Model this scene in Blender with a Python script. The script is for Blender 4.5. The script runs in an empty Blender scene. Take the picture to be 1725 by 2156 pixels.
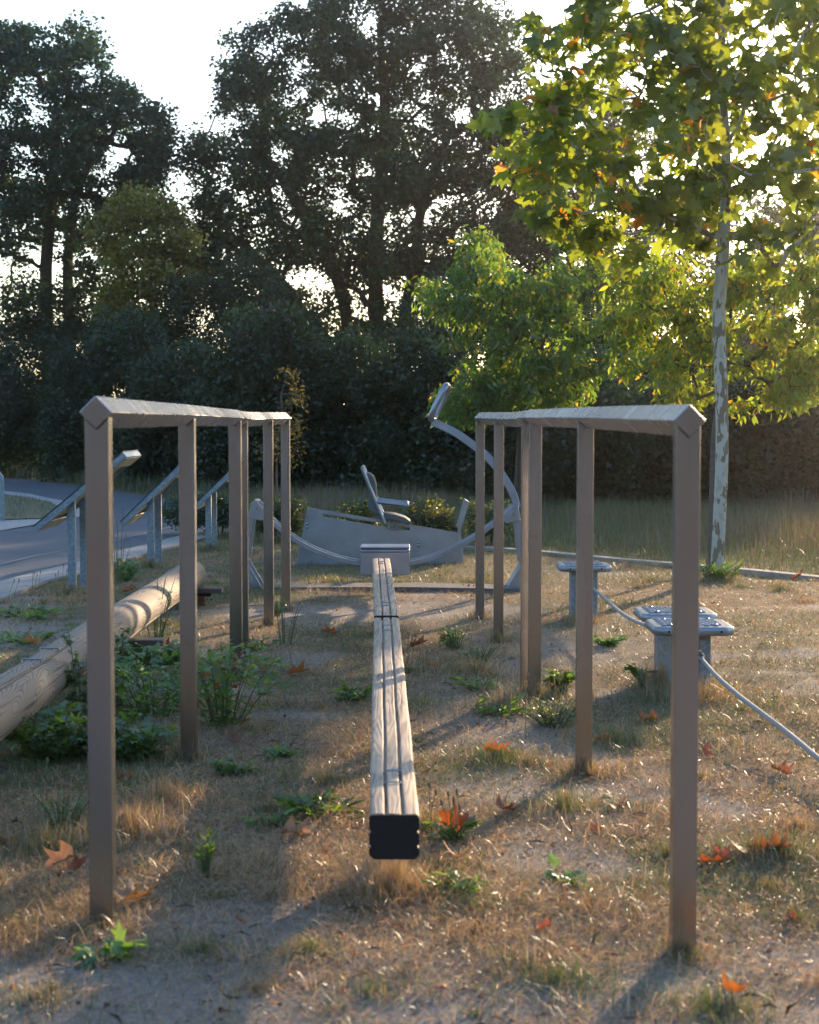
import bpy, math, random
import numpy as np
from mathutils import Vector, Matrix
random.seed(7)
RNG = np.random.default_rng(11)
sc = bpy.context.scene
COL = sc.collection
# ------------------------------------------------------------------ camera
F, CX, CY = 3594.0, 862.5, 1078.0
HZ = 890.0
CAMZ = 1.285
TH = math.atan((CY - HZ) / F)
cam = bpy.data.cameras.new('camera'); camo = bpy.data.objects.new('camera', cam); COL.objects.link(camo)
camo.location = (0, 0, CAMZ); camo.rotation_euler = (math.pi / 2 - TH, 0, 0)
cam.sensor_fit = 'HORIZONTAL'; cam.sensor_width = 24.0; cam.lens = 24.0 * F / 1725.0
cam.clip_start = 0.05; cam.clip_end = 2000
cam.dof.use_dof = True; cam.dof.focus_distance = 11.0; cam.dof.aperture_fstop = 5.0; cam.dof.aperture_blades = 9
sc.camera = camo
# ------------------------------------------------------------------ light
SUN_EL, SUN_AZ = math.radians(12.0), math.radians(25.0)     # azimuth measured from +Y towards +X
w = bpy.data.worlds.new('World'); sc.world = w; w.use_nodes = True
nt = w.node_tree; nt.nodes.clear()
sky = nt.nodes.new('ShaderNodeTexSky'); sky.sky_type = 'NISHITA'; sky.sun_disc = False
sky.sun_elevation = SUN_EL; sky.sun_rotation = SUN_AZ; sky.air_density = 1.0; sky.dust_density = 1.2; sky.ozone_density = 2.2
bg = nt.nodes.new('ShaderNodeBackground'); bg.inputs['Strength'].default_value = 0.15
wo = nt.nodes.new('ShaderNodeOutputWorld')
nt.links.new(sky.outputs[0], bg.inputs[0]); nt.links.new(bg.outputs[0], wo.inputs[0])
sl = bpy.data.lights.new('sun', 'SUN'); sl.energy = 3.8; sl.angle = math.radians(0.6); sl.color = (1.0, 0.72, 0.46)
so = bpy.data.objects.new('sun', sl); COL.objects.link(so); so.location = (20, 40, 15)
sd = Vector((math.sin(SUN_AZ) * math.cos(SUN_EL), math.cos(SUN_AZ) * math.cos(SUN_EL), math.sin(SUN_EL)))
so.rotation_mode = 'QUATERNION'; so.rotation_quaternion = sd.to_track_quat('Z', 'Y')
vs = sc.view_settings; vs.view_transform = 'Standard'; vs.look = 'None'; vs.exposure = 1.45; vs.gamma = 1.0; vs.use_curve_mapping = False
cy = sc.cycles
cy.use_denoising = True; cy.max_bounces = 7; cy.diffuse_bounces = 3; cy.glossy_bounces = 3; cy.transmission_bounces = 4
cy.transparent_max_bounces = 6; cy.caustics_reflective = False; cy.caustics_refractive = False; cy.sample_clamp_indirect = 6

# ------------------------------------------------------------------ helpers
CT, ST = math.cos(TH), math.sin(TH)
def ray(x, y):
    u, v = (x - CX) / F, (CY - y) / F
    return u, CT + v * ST, -ST + v * CT
def at(x, y, z=0.0):                 # the ground point (or point at height z) seen at a picture position
    rx, ry, rz = ray(x, y); t = (z - CAMZ) / rz
    return Vector((rx * t, ry * t, z))
def pt(x, y, Y):                     # the point at distance Y
    rx, ry, rz = ray(x, y); t = Y / ry
    return Vector((rx * t, Y, CAMZ + rz * t))

class Noise:
    def __init__(s, seed): s.g = np.random.default_rng(seed).random((64, 64))
    def __call__(s, x, y):
        x = np.asarray(x, float); y = np.asarray(y, float)
        xi = np.floor(x).astype(int); yi = np.floor(y).astype(int); fx = x - xi; fy = y - yi
        fx = fx * fx * (3 - 2 * fx); fy = fy * fy * (3 - 2 * fy); g = s.g
        a = g[yi % 64, xi % 64]; b = g[yi % 64, (xi + 1) % 64]; c = g[(yi + 1) % 64, xi % 64]; d = g[(yi + 1) % 64, (xi + 1) % 64]
        return (a * (1 - fx) + b * fx) * (1 - fy) + (c * (1 - fx) + d * fx) * fy
    def fbm(s, x, y, o=4):
        r = 0; a = 0.5; t = 0
        for i in range(o):
            r = r + a * s(x * 2 ** i + 7.3 * i, y * 2 ** i + 3.1 * i); t += a; a *= 0.5
        return r / t
N1, N2, N3, N4 = Noise(1), Noise(2), Noise(3), Noise(4)

def inpoly(x, y, poly):
    x = np.asarray(x); y = np.asarray(y); r = np.zeros(x.shape, bool); n = len(poly)
    for i in range(n):
        x0, y0 = poly[i]; x1, y1 = poly[(i + 1) % n]
        c = ((y0 > y) != (y1 > y)) & (x < (x1 - x0) * (y - y0) / (y1 - y0 + 1e-12) + x0)
        r ^= c
    return r
def seglen(x, y, line):              # distance to a polyline
    d = np.full(np.shape(x), 1e9)
    for (x0, y0), (x1, y1) in zip(line[:-1], line[1:]):
        dx, dy = x1 - x0, y1 - y0; t = np.clip(((x - x0) * dx + (y - y0) * dy) / (dx * dx + dy * dy), 0, 1)
        d = np.minimum(d, np.hypot(x - x0 - t * dx, y - y0 - t * dy))
    return d

def tag(o, label=None, cat=None, group=None, kind=None):
    if label: o['label'] = label
    if cat: o['category'] = cat
    if group: o['group'] = group
    if kind: o['kind'] = kind
    return o
ORG = {}
def thing(name, label, cat, loc=(0, 0, 0), group=None):
    o = bpy.data.objects.new(name, None); COL.objects.link(o); o.location = loc; o.empty_display_size = 0.2
    ORG[o.name] = Vector(loc)
    return tag(o, label, cat, group)
def link_mesh(name, me, mat, parent=None):
    o = bpy.data.objects.new(name, me); COL.objects.link(o)
    if mat:
        for m in (mat if isinstance(mat, (list, tuple)) else [mat]): me.materials.append(m)
    if parent:
        o.parent = parent; ORG[o.name] = ORG[parent.name]
    else:
        ORG[o.name] = Vector((0, 0, 0))
    return o

class MB:
    def __init__(s): s.v = []; s.f = []
    def add(s, vs_, fs_):
        b = len(s.v); s.v += [tuple(p) for p in vs_]; s.f += [tuple(b + i for i in f) for f in fs_]; return s
    def box(s, c, size, R=None):
        c = Vector(c); hx, hy, hz = size[0] / 2, size[1] / 2, size[2] / 2
        P = [Vector((x, y, z)) for x in (-hx, hx) for y in (-hy, hy) for z in (-hz, hz)]
        if R is not None: P = [R @ p for p in P]
        return s.add([c + p for p in P], [(0, 1, 3, 2), (4, 6, 7, 5), (0, 4, 5, 1), (2, 3, 7, 6), (0, 2, 6, 4), (1, 5, 7, 3)])
    def prism(s, pts, off):          # closed polygon extruded by the vector off
        n = len(pts); pts = [Vector(p) for p in pts]; off = Vector(off)
        return s.add(pts + [p + off for p in pts], [tuple(range(n))[::-1], tuple(range(n, 2 * n))] + [(i, (i + 1) % n, n + (i + 1) % n, n + i) for i in range(n)])
    def tube(s, pts, r, n=10, cap=True, prof=None, closed=False):
        pts = [Vector(p) for p in pts]; m = len(pts)
        rs = r if isinstance(r, (list, tuple)) else [r] * m
        ref = None; rings = []
        for i, p in enumerate(pts):
            if closed: t = (pts[(i + 1) % m] - pts[i - 1]).normalized()
            else: t = (pts[min(i + 1, m - 1)] - pts[max(i - 1, 0)]).normalized()
            if ref is None:
                ref = Vector((0, 0, 1)) if abs(t.z) < 0.9 else Vector((0, 1, 0))
                ref = (ref - t * ref.dot(t)).normalized()
            ref = (ref - t * ref.dot(t)).normalized(); b = t.cross(ref)
            if prof: ring = [p + ref * (v * rs[i]) + b * (u * rs[i]) for u, v in prof]
            else: ring = [p + (ref * math.cos(2 * math.pi * k / n) + b * math.sin(2 * math.pi * k / n)) * rs[i] for k in range(n)]
            rings.append(ring)
        k = len(rings[0]); V = [q for rg in rings for q in rg]; Fc = []
        for i in range(m if closed else m - 1):
            j = (i + 1) % m
            for a in range(k): Fc.append((i * k + a, i * k + (a + 1) % k, j * k + (a + 1) % k, j * k + a))
        if cap and not closed: Fc += [tuple(range(k))[::-1], tuple((m - 1) * k + a for a in range(k))]
        return s.add(V, Fc)
    def ball(s, c, r, n=8, sq=(1, 1, 1)):
        c = Vector(c); V = []; Fc = []; m = max(4, n // 2 + 1)
        for i in range(m + 1):
            ph = math.pi * i / m
            for k in range(n):
                a = 2 * math.pi * k / n
                V.append(c + Vector((r * sq[0] * math.sin(ph) * math.cos(a), r * sq[1] * math.sin(ph) * math.sin(a), r * sq[2] * math.cos(ph))))
        for i in range(m):
            for k in range(n): Fc.append((i * n + k, i * n + (k + 1) % n, (i + 1) * n + (k + 1) % n, (i + 1) * n + k))
        return s.add(V, Fc)
    def build(s, name, mat, parent=None, smooth=False, bevel=0, seg=2):
        o_ = ORG[parent.name] if parent else Vector((0, 0, 0))
        me = bpy.data.meshes.new(name); me.from_pydata([(v[0] - o_.x, v[1] - o_.y, v[2] - o_.z) for v in s.v], [], s.f); me.update()
        o = link_mesh(name, me, mat, parent)
        import bmesh
        bm = bmesh.new(); bm.from_mesh(me); bmesh.ops.recalc_face_normals(bm, faces=bm.faces); bm.to_mesh(me); bm.free()
        if smooth:
            for p in me.polygons: p.use_smooth = True
            if smooth == 'auto': me.set_sharp_from_angle(angle=math.radians(35))
        if bevel:
            md = o.modifiers.new('bevel', 'BEVEL'); md.width = bevel; md.segments = seg; md.limit_method = 'ANGLE'; md.angle_limit = math.radians(35)
        return o

def np_mesh(name, V, faces_idx, sizes, mat, parent=None, cols=None, smooth=False):
    """V (n,3); faces_idx flat loop vertex indices; sizes: number of corners of each face."""
    me = bpy.data.meshes.new(name)
    V = np.asarray(V, np.float32)
    if parent is not None:
        o_ = ORG[parent.name]; V = V - np.array([o_.x, o_.y, o_.z], np.float32)
    me.vertices.add(len(V)); me.vertices.foreach_set('co', V.ravel())
    me.loops.add(len(faces_idx)); me.loops.foreach_set('vertex_index', np.asarray(faces_idx, np.int32))
    sizes = np.asarray(sizes, np.int32); st = np.zeros(len(sizes), np.int32); st[1:] = np.cumsum(sizes)[:-1]
    me.polygons.add(len(sizes)); me.polygons.foreach_set('loop_start', st)
    me.update(calc_edges=True); me.validate()
    if cols is not None:
        ca = me.color_attributes.new('col', 'FLOAT_COLOR', 'POINT')
        c4 = np.ones((len(V), 4), np.float32); c4[:, :3] = cols; ca.data.foreach_set('color', c4.ravel())
    if smooth: me.polygons.foreach_set('use_smooth', np.ones(len(sizes), bool))
    return link_mesh(name, me, mat, parent)

LEAF_DIAMOND = ([(0, 0, 0), (0.42, 0.5, 0.06), (1, 0, -0.05), (0.42, -0.5, 0.06)], [(0, 1, 2, 3)])
LEAF_OVAL = ([(0, 0, 0), (0.25, 0.42, 0.05), (0.6, 0.42, 0.03), (1, 0, -0.15), (0.6, -0.42, 0.03), (0.25, -0.42, 0.05)], [(0, 1, 2, 3), (0, 3, 4, 5)])
LEAF_LOBED = ([(0, 0, 0), (-0.08, 0.25, 0.03), (0.12, 0.52, -0.04), (0.28, 0.28, 0.05), (0.42, 0.34, 0.04), (0.66, 0.56, -0.08), (0.62, 0.22, 0.03), (0.78, 0.16, 0), (1.0, 0.0, -0.12),
               (0.78, -0.16, 0), (0.62, -0.22, 0.03), (0.66, -0.56, -0.08), (0.42, -0.34, 0.04), (0.28, -0.28, 0.05), (0.12, -0.52, -0.04), (-0.08, -0.25, 0.03)],
              [(0, 1, 2, 3), (0, 3, 4, 6), (4, 5, 6), (0, 6, 7, 8), (0, 8, 9, 10), (10, 11, 12), (0, 10, 12, 13), (0, 13, 14, 15)])
def place_template(P, A, B, Nn, L, W, tpl):
    tv = np.array(tpl[0]); n = len(P); k = len(tv)
    V = (P[:, None, :] + A[:, None, :] * (tv[None, :, 0, None] * L[:, None, None]) + B[:, None, :] * (tv[None, :, 1, None] * W[:, None, None])
         + Nn[:, None, :] * (tv[None, :, 2, None] * L[:, None, None])).reshape(-1, 3)
    fi = np.array([i for f in tpl[1] for i in f]); sz = np.array([len(f) for f in tpl[1]])
    idx = (np.arange(n)[:, None] * k + fi[None, :]).ravel()
    return V, idx, np.tile(sz, n), k
def unit(a): return a / (np.linalg.norm(a, axis=1, keepdims=True) + 1e-9)
def leaf_axes(n, rng, droop=0.3, flat=0.5):
    A = rng.normal(size=(n, 3)); A[:, 2] = A[:, 2] * 0.6 - droop; A = unit(A)
    Z = rng.normal(size=(n, 3)) * (1 - flat); Z[:, 2] += flat; Nn = unit(Z - A * (Z * A).sum(1, keepdims=True))
    return A, np.cross(Nn, A), Nn

# ------------------------------------------------------------------ materials
def mat_new(name):
    m = bpy.data.materials.new(name); m.use_nodes = True; n = m.node_tree; n.nodes.clear()
    out = n.nodes.new('ShaderNodeOutputMaterial'); return m, n, out
def nd(n, t, **kw):
    x = n.nodes.new(t)
    for k, v in kw.items():
        if hasattr(x, k): setattr(x, k, v)
    return x
def principled(name, base, rough=0.6, metal=0.0, noise=None, bump=None, coords='Object', spec=0.5, rvar=0.0):
    """noise=(scale, amount, second colour); bump=(scale, strength)"""
    m, n, out = mat_new(name); p = nd(n, 'ShaderNodeBsdfPrincipled'); n.links.new(p.outputs[0], out.inputs[0])
    p.inputs['Base Color'].default_value = (*base, 1); p.inputs['Roughness'].default_value = rough; p.inputs['Metallic'].default_value = metal
    p.inputs['Specular IOR Level'].default_value = spec
    tc = nd(n, 'ShaderNodeTexCoord')
    if noise:
        mp = nd(n, 'ShaderNodeMapping'); n.links.new(tc.outputs[coords], mp.inputs[0])
        sc_ = noise[0] if isinstance(noise[0], tuple) else (noise[0],) * 3
        mp.inputs['Scale'].default_value = sc_
        tx = nd(n, 'ShaderNodeTexNoise'); tx.inputs['Scale'].default_value = 1; tx.inputs['Detail'].default_value = 6; tx.inputs['Roughness'].default_value = 0.65
        n.links.new(mp.outputs[0], tx.inputs['Vector'])
        rp = nd(n, 'ShaderNodeValToRGB'); rp.color_ramp.elements[0].position = 0.5 - noise[1]; rp.color_ramp.elements[1].position = 0.5 + noise[1]
        rp.color_ramp.elements[0].color = (*base, 1); rp.color_ramp.elements[1].color = (*noise[2], 1)
        n.links.new(tx.outputs[0], rp.inputs[0]); n.links.new(rp.outputs[0], p.inputs['Base Color'])
        if rvar:
            mr = nd(n, 'ShaderNodeMapRange'); mr.inputs['From Min'].default_value = 0.3; mr.inputs['From Max'].default_value = 0.7
            mr.inputs['To Min'].default_value = rough - rvar; mr.inputs['To Max'].default_value = rough + rvar
            n.links.new(tx.outputs[0], mr.inputs[0]); n.links.new(mr.outputs[0], p.inputs['Roughness'])
    if bump:
        mp2 = nd(n, 'ShaderNodeMapping'); n.links.new(tc.outputs[coords], mp2.inputs[0])
        s2 = bump[0] if isinstance(bump[0], tuple) else (bump[0],) * 3
        mp2.inputs['Scale'].default_value = s2
        t2 = nd(n, 'ShaderNodeTexNoise'); t2.inputs['Scale'].default_value = 1; t2.inputs['Detail'].default_value = 5
        n.links.new(mp2.outputs[0], t2.inputs['Vector'])
        b = nd(n, 'ShaderNodeBump'); b.inputs['Strength'].default_value = bump[1]; b.inputs['Distance'].default_value = 0.01
        n.links.new(t2.outputs[0], b.inputs['Height']); n.links.new(b.outputs[0], p.inputs['Normal'])
    return m
def leafmat(name, trans=0.45, tint=(1.5, 1.35, 0.45), gloss=0.06, rough=0.45):
    m, n, out = mat_new(name)
    at_ = nd(n, 'ShaderNodeAttribute', attribute_name='col')
    d = nd(n, 'ShaderNodeBsdfDiffuse'); t = nd(n, 'ShaderNodeBsdfTranslucent'); mx = nd(n, 'ShaderNodeMixShader'); g = nd(n, 'ShaderNodeBsdfGlossy'); m2 = nd(n, 'ShaderNodeMixShader')
    g.inputs['Roughness'].default_value = rough; g.inputs['Color'].default_value = (0.9, 0.95, 1, 1)
    mul = nd(n, 'ShaderNodeVectorMath', operation='MULTIPLY'); mul.inputs[1].default_value = tint
    n.links.new(at_.outputs['Color'], d.inputs[0]); n.links.new(at_.outputs['Color'], mul.inputs[0]); n.links.new(mul.outputs[0], t.inputs[0])
    mx.inputs[0].default_value = trans; n.links.new(d.outputs[0], mx.inputs[1]); n.links.new(t.outputs[0], mx.inputs[2])
    m2.inputs[0].default_value = gloss; n.links.new(mx.outputs[0], m2.inputs[1]); n.links.new(g.outputs[0], m2.inputs[2]); n.links.new(m2.outputs[0], out.inputs[0])
    return m
M = {}
M['leaf'] = leafmat('foliage', 0.35, (1.3, 1.3, 0.5), 0.04)
M['planeleaf'] = leafmat('plane_foliage', 0.6, (2.0, 1.8, 0.5), 0.04)
M['cherryleaf'] = leafmat('cherry_foliage', 0.55, (2.1, 2.0, 0.5), 0.05)
M['grass'] = leafmat('grass_blades', 0.35, (1.3, 1.1, 0.7), 0.06, 0.34)
M['deadleaf'] = leafmat('dead_leaf', 0.35, (1.5, 1.05, 0.6), 0.04)
M['weed'] = leafmat('weed_leaf', 0.45, (1.5, 1.5, 0.5), 0.08, 0.4)

def steelmat(name, base, b2, rough):
    m = principled(name, base, rough, 1.0, noise=((9, 9, 1.6), 0.35, b2), rvar=0.03)
    for q_ in m.node_tree.nodes:
        if q_.type == 'TEX_NOISE': q_.inputs['Detail'].default_value = 2.5; q_.inputs['Roughness'].default_value = 0.45
    return m
M['steel'] = steelmat('brushed_steel', (0.30, 0.295, 0.31), (0.37, 0.365, 0.38), 0.26)
M['steel_dull'] = principled('satin_steel', (0.25, 0.30, 0.37), 0.36, 0.8, noise=(7, 0.25, (0.34, 0.39, 0.46)), bump=(300, 0.03), rvar=0.06)
M['rubber'] = principled('black_rubber', (0.012, 0.011, 0.010), 0.8, bump=(60, 0.4))
M['seatpad'] = principled('grey_pad', (0.09, 0.10, 0.10), 0.7, noise=(220, 0.15, (0.16, 0.17, 0.17)))
def galvmat():
    m, n, out = mat_new('galvanised'); p = nd(n, 'ShaderNodeBsdfPrincipled'); n.links.new(p.outputs[0], out.inputs[0])
    tc = nd(n, 'ShaderNodeTexCoord'); v = nd(n, 'ShaderNodeTexVoronoi'); v.inputs['Scale'].default_value = 75; n.links.new(tc.outputs['Object'], v.inputs['Vector'])
    nz = nd(n, 'ShaderNodeTexNoise'); nz.inputs['Scale'].default_value = 22; nz.inputs['Detail'].default_value = 5; n.links.new(tc.outputs['Object'], nz.inputs['Vector'])
    mx = nd(n, 'ShaderNodeMath', operation='MULTIPLY'); sep = nd(n, 'ShaderNodeSeparateColor'); n.links.new(v.outputs['Color'], sep.inputs[0])
    n.links.new(sep.outputs[0], mx.inputs[0]); n.links.new(nz.outputs[0], mx.inputs[1])
    rp = nd(n, 'ShaderNodeValToRGB'); rp.color_ramp.elements[0].color = (0.20, 0.26, 0.31, 1); rp.color_ramp.elements[1].color = (0.31, 0.38, 0.44, 1); rp.color_ramp.elements[0].position = 0.1; rp.color_ramp.elements[1].position = 0.5
    n.links.new(mx.outputs[0], rp.inputs[0]); n.links.new(rp.outputs[0], p.inputs['Base Color']); p.inputs['Metallic'].default_value = 0.55; p.inputs['Roughness'].default_value = 0.5
    return m
M['galv'] = galvmat()
def woodmat(name, axis_scale, c0, c1, c2, ring=26, dist=2.6, crack=True):
    m, n, out = mat_new(name); p = nd(n, 'ShaderNodeBsdfPrincipled'); n.links.new(p.outputs[0], out.inputs[0]); p.inputs['Roughness'].default_value = 0.75
    p.inputs['Specular IOR Level'].default_value = 0.3
    tc = nd(n, 'ShaderNodeTexCoord'); mp = nd(n, 'ShaderNodeMapping'); mp.inputs['Scale'].default_value = axis_scale; n.links.new(tc.outputs['Object'], mp.inputs[0])
    # warped position -> growth rings
    nz = nd(n, 'ShaderNodeTexNoise'); nz.inputs['Scale'].default_value = 3.2; nz.inputs['Detail'].default_value = 1.2; n.links.new(mp.outputs[0], nz.inputs['Vector'])
    ln = nd(n, 'ShaderNodeVectorMath', operation='LENGTH')
    mp3 = nd(n, 'ShaderNodeMapping'); mp3.inputs['Scale'].default_value = (1, 0.03, 1); n.links.new(tc.outputs['Object'], mp3.inputs[0]); n.links.new(mp3.outputs[0], ln.inputs[0])
    m1 = nd(n, 'ShaderNodeMath', operation='MULTIPLY_ADD'); m1.inputs[1].default_value = dist; n.links.new(nz.outputs[0], m1.inputs[0])
    m0 = nd(n, 'ShaderNodeMath', operation='MULTIPLY'); m0.inputs[1].default_value = ring; n.links.new(ln.outputs['Value'], m0.inputs[0]); n.links.new(m0.outputs[0], m1.inputs[2])
    fr = nd(n, 'ShaderNodeMath', operation='PINGPONG'); fr.inputs[1].default_value = 0.5; m5 = nd(n, 'ShaderNodeMath', operation='MULTIPLY'); m5.inputs[1].default_value = 2.2
    n.links.new(m1.outputs[0], m5.inputs[0]); n.links.new(m5.outputs[0], fr.inputs[0])
    rp = nd(n, 'ShaderNodeValToRGB'); rp.color_ramp.elements[0].color = (*c0, 1); rp.color_ramp.elements[1].color = (*c1, 1); rp.color_ramp.elements[0].position = 0.03; rp.color_ramp.elements[1].position = 0.24
    n.links.new(fr.outputs[0], rp.inputs[0])
    big = nd(n, 'ShaderNodeTexNoise'); big.inputs['Scale'].default_value = 5; big.inputs['Detail'].default_value = 7; n.links.new(mp.outputs[0], big.inputs['Vector'])
    rb = nd(n, 'ShaderNodeMapRange'); rb.inputs['From Min'].default_value = 0.35; rb.inputs['From Max'].default_value = 0.7; n.links.new(big.outputs[0], rb.inputs[0])
    mix = nd(n, 'ShaderNodeMix', data_type='RGBA'); n.links.new(rb.outputs[0], mix.inputs[0]); n.links.new(rp.outputs[0], mix.inputs[6]); mix.inputs[7].default_value = (*c2, 1)
    mu = nd(n, 'ShaderNodeMath', operation='MULTIPLY'); mu.inputs[1].default_value = 0.55; n.links.new(rb.outputs[0], mu.inputs[0]); n.links.new(mu.outputs[0], mix.inputs[0])
    mp4 = nd(n, 'ShaderNodeMapping'); mp4.inputs['Scale'].default_value = (75, 1.8, 75); n.links.new(tc.outputs['Object'], mp4.inputs[0])
    n4 = nd(n, 'ShaderNodeTexNoise'); n4.inputs['Scale'].default_value = 1; n4.inputs['Detail'].default_value = 4; n.links.new(mp4.outputs[0], n4.inputs['Vector'])
    r4 = nd(n, 'ShaderNodeMapRange'); r4.inputs['From Min'].default_value = 0.56; r4.inputs['From Max'].default_value = 0.68; r4.inputs['To Min'].default_value = 1.0; r4.inputs['To Max'].default_value = 0.38; n.links.new(n4.outputs[0], r4.inputs[0])
    s4 = nd(n, 'ShaderNodeVectorMath', operation='SCALE'); n.links.new(mix.outputs[2], s4.inputs[0]); n.links.new(r4.outputs[0], s4.inputs['Scale'])
    n.links.new(s4.outputs[0], p.inputs['Base Color'])
    b = nd(n, 'ShaderNodeBump'); b.inputs['Strength'].default_value = 0.5; b.inputs['Distance'].default_value = 0.004; n.links.new(fr.outputs[0], b.inputs['Height']); n.links.new(b.outputs[0], p.inputs['Normal'])
    return m
M['beamwood'] = woodmat('weathered_beam', (7, 0.5, 7), (0.32, 0.245, 0.185), (0.50, 0.40, 0.31), (0.40, 0.31, 0.24), 60, 3.2)
M['logwood'] = woodmat('weathered_log', (1.5, 0.42, 1.5), (0.13, 0.105, 0.085), (0.31, 0.255, 0.205), (0.26, 0.21, 0.17), 30, 24.0)
M['padwood'] = principled('dark_wood', (0.10, 0.07, 0.055), 0.8, noise=((30, 30, 120), 0.2, (0.19, 0.14, 0.11)), bump=(80, 0.3))
M['redrub'] = principled('red_spring', (0.16, 0.05, 0.03), 0.6)
M['rope'] = principled('grey_rope', (0.38, 0.38, 0.38), 0.8, noise=(160, 0.2, (0.5, 0.5, 0.5)), bump=(500, 0.5))
M['bark'] = principled('dark_bark', (0.035, 0.028, 0.022), 0.95, noise=((6, 6, 1.5), 0.2, (0.07, 0.055, 0.045)), bump=((30, 30, 6), 0.8))
M['cherrybark'] = principled('cherry_bark', (0.07, 0.055, 0.048), 0.85, noise=((12, 12, 40), 0.25, (0.14, 0.12, 0.10)), bump=(60, 0.4))
M['pane'] = principled('sign_panel', (0.36, 0.33, 0.27), 0.6, noise=(14, 0.3, (0.45, 0.42, 0.35)))
M['signface'] = principled('sign_face', (0.03, 0.05, 0.07), 0.3)
M['asphalt'] = principled('asphalt_path', (0.075, 0.095, 0.12), 0.85, noise=(1.3, 0.3, (0.11, 0.13, 0.16)), bump=(180, 0.5))
M['asphalt2'] = principled('asphalt_band', (0.12, 0.13, 0.135), 0.85, noise=(2.3, 0.3, (0.15, 0.16, 0.165)), bump=(180, 0.5))
M['concrete'] = principled('concrete_gutter', (0.27, 0.26, 0.25), 0.9, noise=(5, 0.3, (0.36, 0.35, 0.34)), bump=(90, 0.4))
M['chalk'] = principled('pale_seam', (0.26, 0.27, 0.27), 0.9, noise=(20, 0.2, (0.17, 0.18, 0.18)))
M['gravel'] = principled('white_gravel', (0.20, 0.20, 0.20), 0.9, noise=(45, 0.12, (0.55, 0.55, 0.55)), bump=(50, 1.0))
M['footing'] = principled('rubber_footing', (0.10, 0.10, 0.105), 0.9, noise=(30, 0.25, (0.17, 0.165, 0.16)), bump=(140, 0.6))

# plane bark: pale with brown flaking patches
m, n, out = mat_new('plane_bark'); p = nd(n, 'ShaderNodeBsdfPrincipled'); n.links.new(p.outputs[0], out.inputs[0]); p.inputs['Roughness'].default_value = 0.8
tc = nd(n, 'ShaderNodeTexCoord'); mp = nd(n, 'ShaderNodeMapping'); mp.inputs['Scale'].default_value = (17, 17, 6.5); n.links.new(tc.outputs['Object'], mp.inputs[0])
tx = nd(n, 'ShaderNodeTexNoise'); tx.inputs['Scale'].default_value = 1.0; tx.inputs['Detail'].default_value = 2.5; n.links.new(mp.outputs[0], tx.inputs['Vector'])
rp = nd(n, 'ShaderNodeValToRGB'); rp.color_ramp.interpolation = 'CONSTANT'; e = rp.color_ramp.elements; e[0].color = (0.20, 0.175, 0.12, 1); e[0].position = 0; e[1].color = (0.46, 0.47, 0.42, 1); e[1].position = 0.45
e2 = e.new(0.60); e2.color = (0.36, 0.38, 0.31, 1)
n.links.new(tx.outputs[0], rp.inputs[0]); n.links.new(rp.outputs[0], p.inputs['Base Color']); M['planebark'] = m
bb_ = nd(n, 'ShaderNodeBump'); bb_.inputs['Strength'].default_value = 0.4; bb_.inputs['Distance'].default_value = 0.006; n.links.new(tx.outputs[0], bb_.inputs['Height']); n.links.new(bb_.outputs[0], p.inputs['Normal'])

# ------------------------------------------------------------------ ground layout
def gl(pts): return [tuple(at(x, y)[:2]) for x, y in pts]
PATH_NEAR = [(-420, 1400), (-200, 1303), (0, 1229.5), (61, 1214), (143, 1194), (236, 1168), (309, 1151), (390, 1129), (470, 1103)]
PATH_FAR = [(530, 1072), (376, 1055), (237, 1035), (120, 1018), (0, 1005), (-300, 985), (-700, 965)]
GUT_OUT = [(-420, 1437), (-200, 1330), (0, 1250), (78, 1226), (143, 1209), (236, 1183), (305, 1164), (345, 1153), (400, 1137), (478, 1110)]
path_poly = gl(PATH_NEAR + PATH_FAR + [(-700, 1150), (-700, 1400)])
grass_block = gl(GUT_OUT + PATH_FAR + [(-700, 1150), (-700, 1500)])
ISL = gl([(-420, 1010), (0, 1035), (61, 1042), (107, 1052), (174, 1064), (205, 1077), (174, 1090), (142, 1096), (73, 1108), (0, 1121), (-200, 1155), (-420, 1200)])
ISG = gl([(-420, 1030), (0, 1043), (61, 1051), (107, 1062), (130, 1076), (118, 1089), (85, 1096), (0, 1099), (-200, 1120), (-420, 1150)])
KERB = gl([(900, 1148), (960, 1156), (1050, 1160), (1140, 1167), (1300, 1183), (1420, 1193), (1580, 1207), (1725, 1222), (1900, 1243), (2100, 1270)])
def gh(x, y):
    x = np.asarray(x, float); y = np.asarray(y, float)
    h = (N1.fbm(x * 0.9 + 5, y * 0.9, 3) - 0.5) * 0.045 + (N2.fbm(x * 5, y * 5, 2) - 0.5) * 0.014
    k = np.clip((np.where(inpoly(x, y, grass_block), 0.0, seglen(x, y, [q for q in gl(GUT_OUT)]))) / 0.5, 0, 1)
    return h * k * np.clip((60 - np.hypot(x, y)) / 30, 0, 1)
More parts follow.
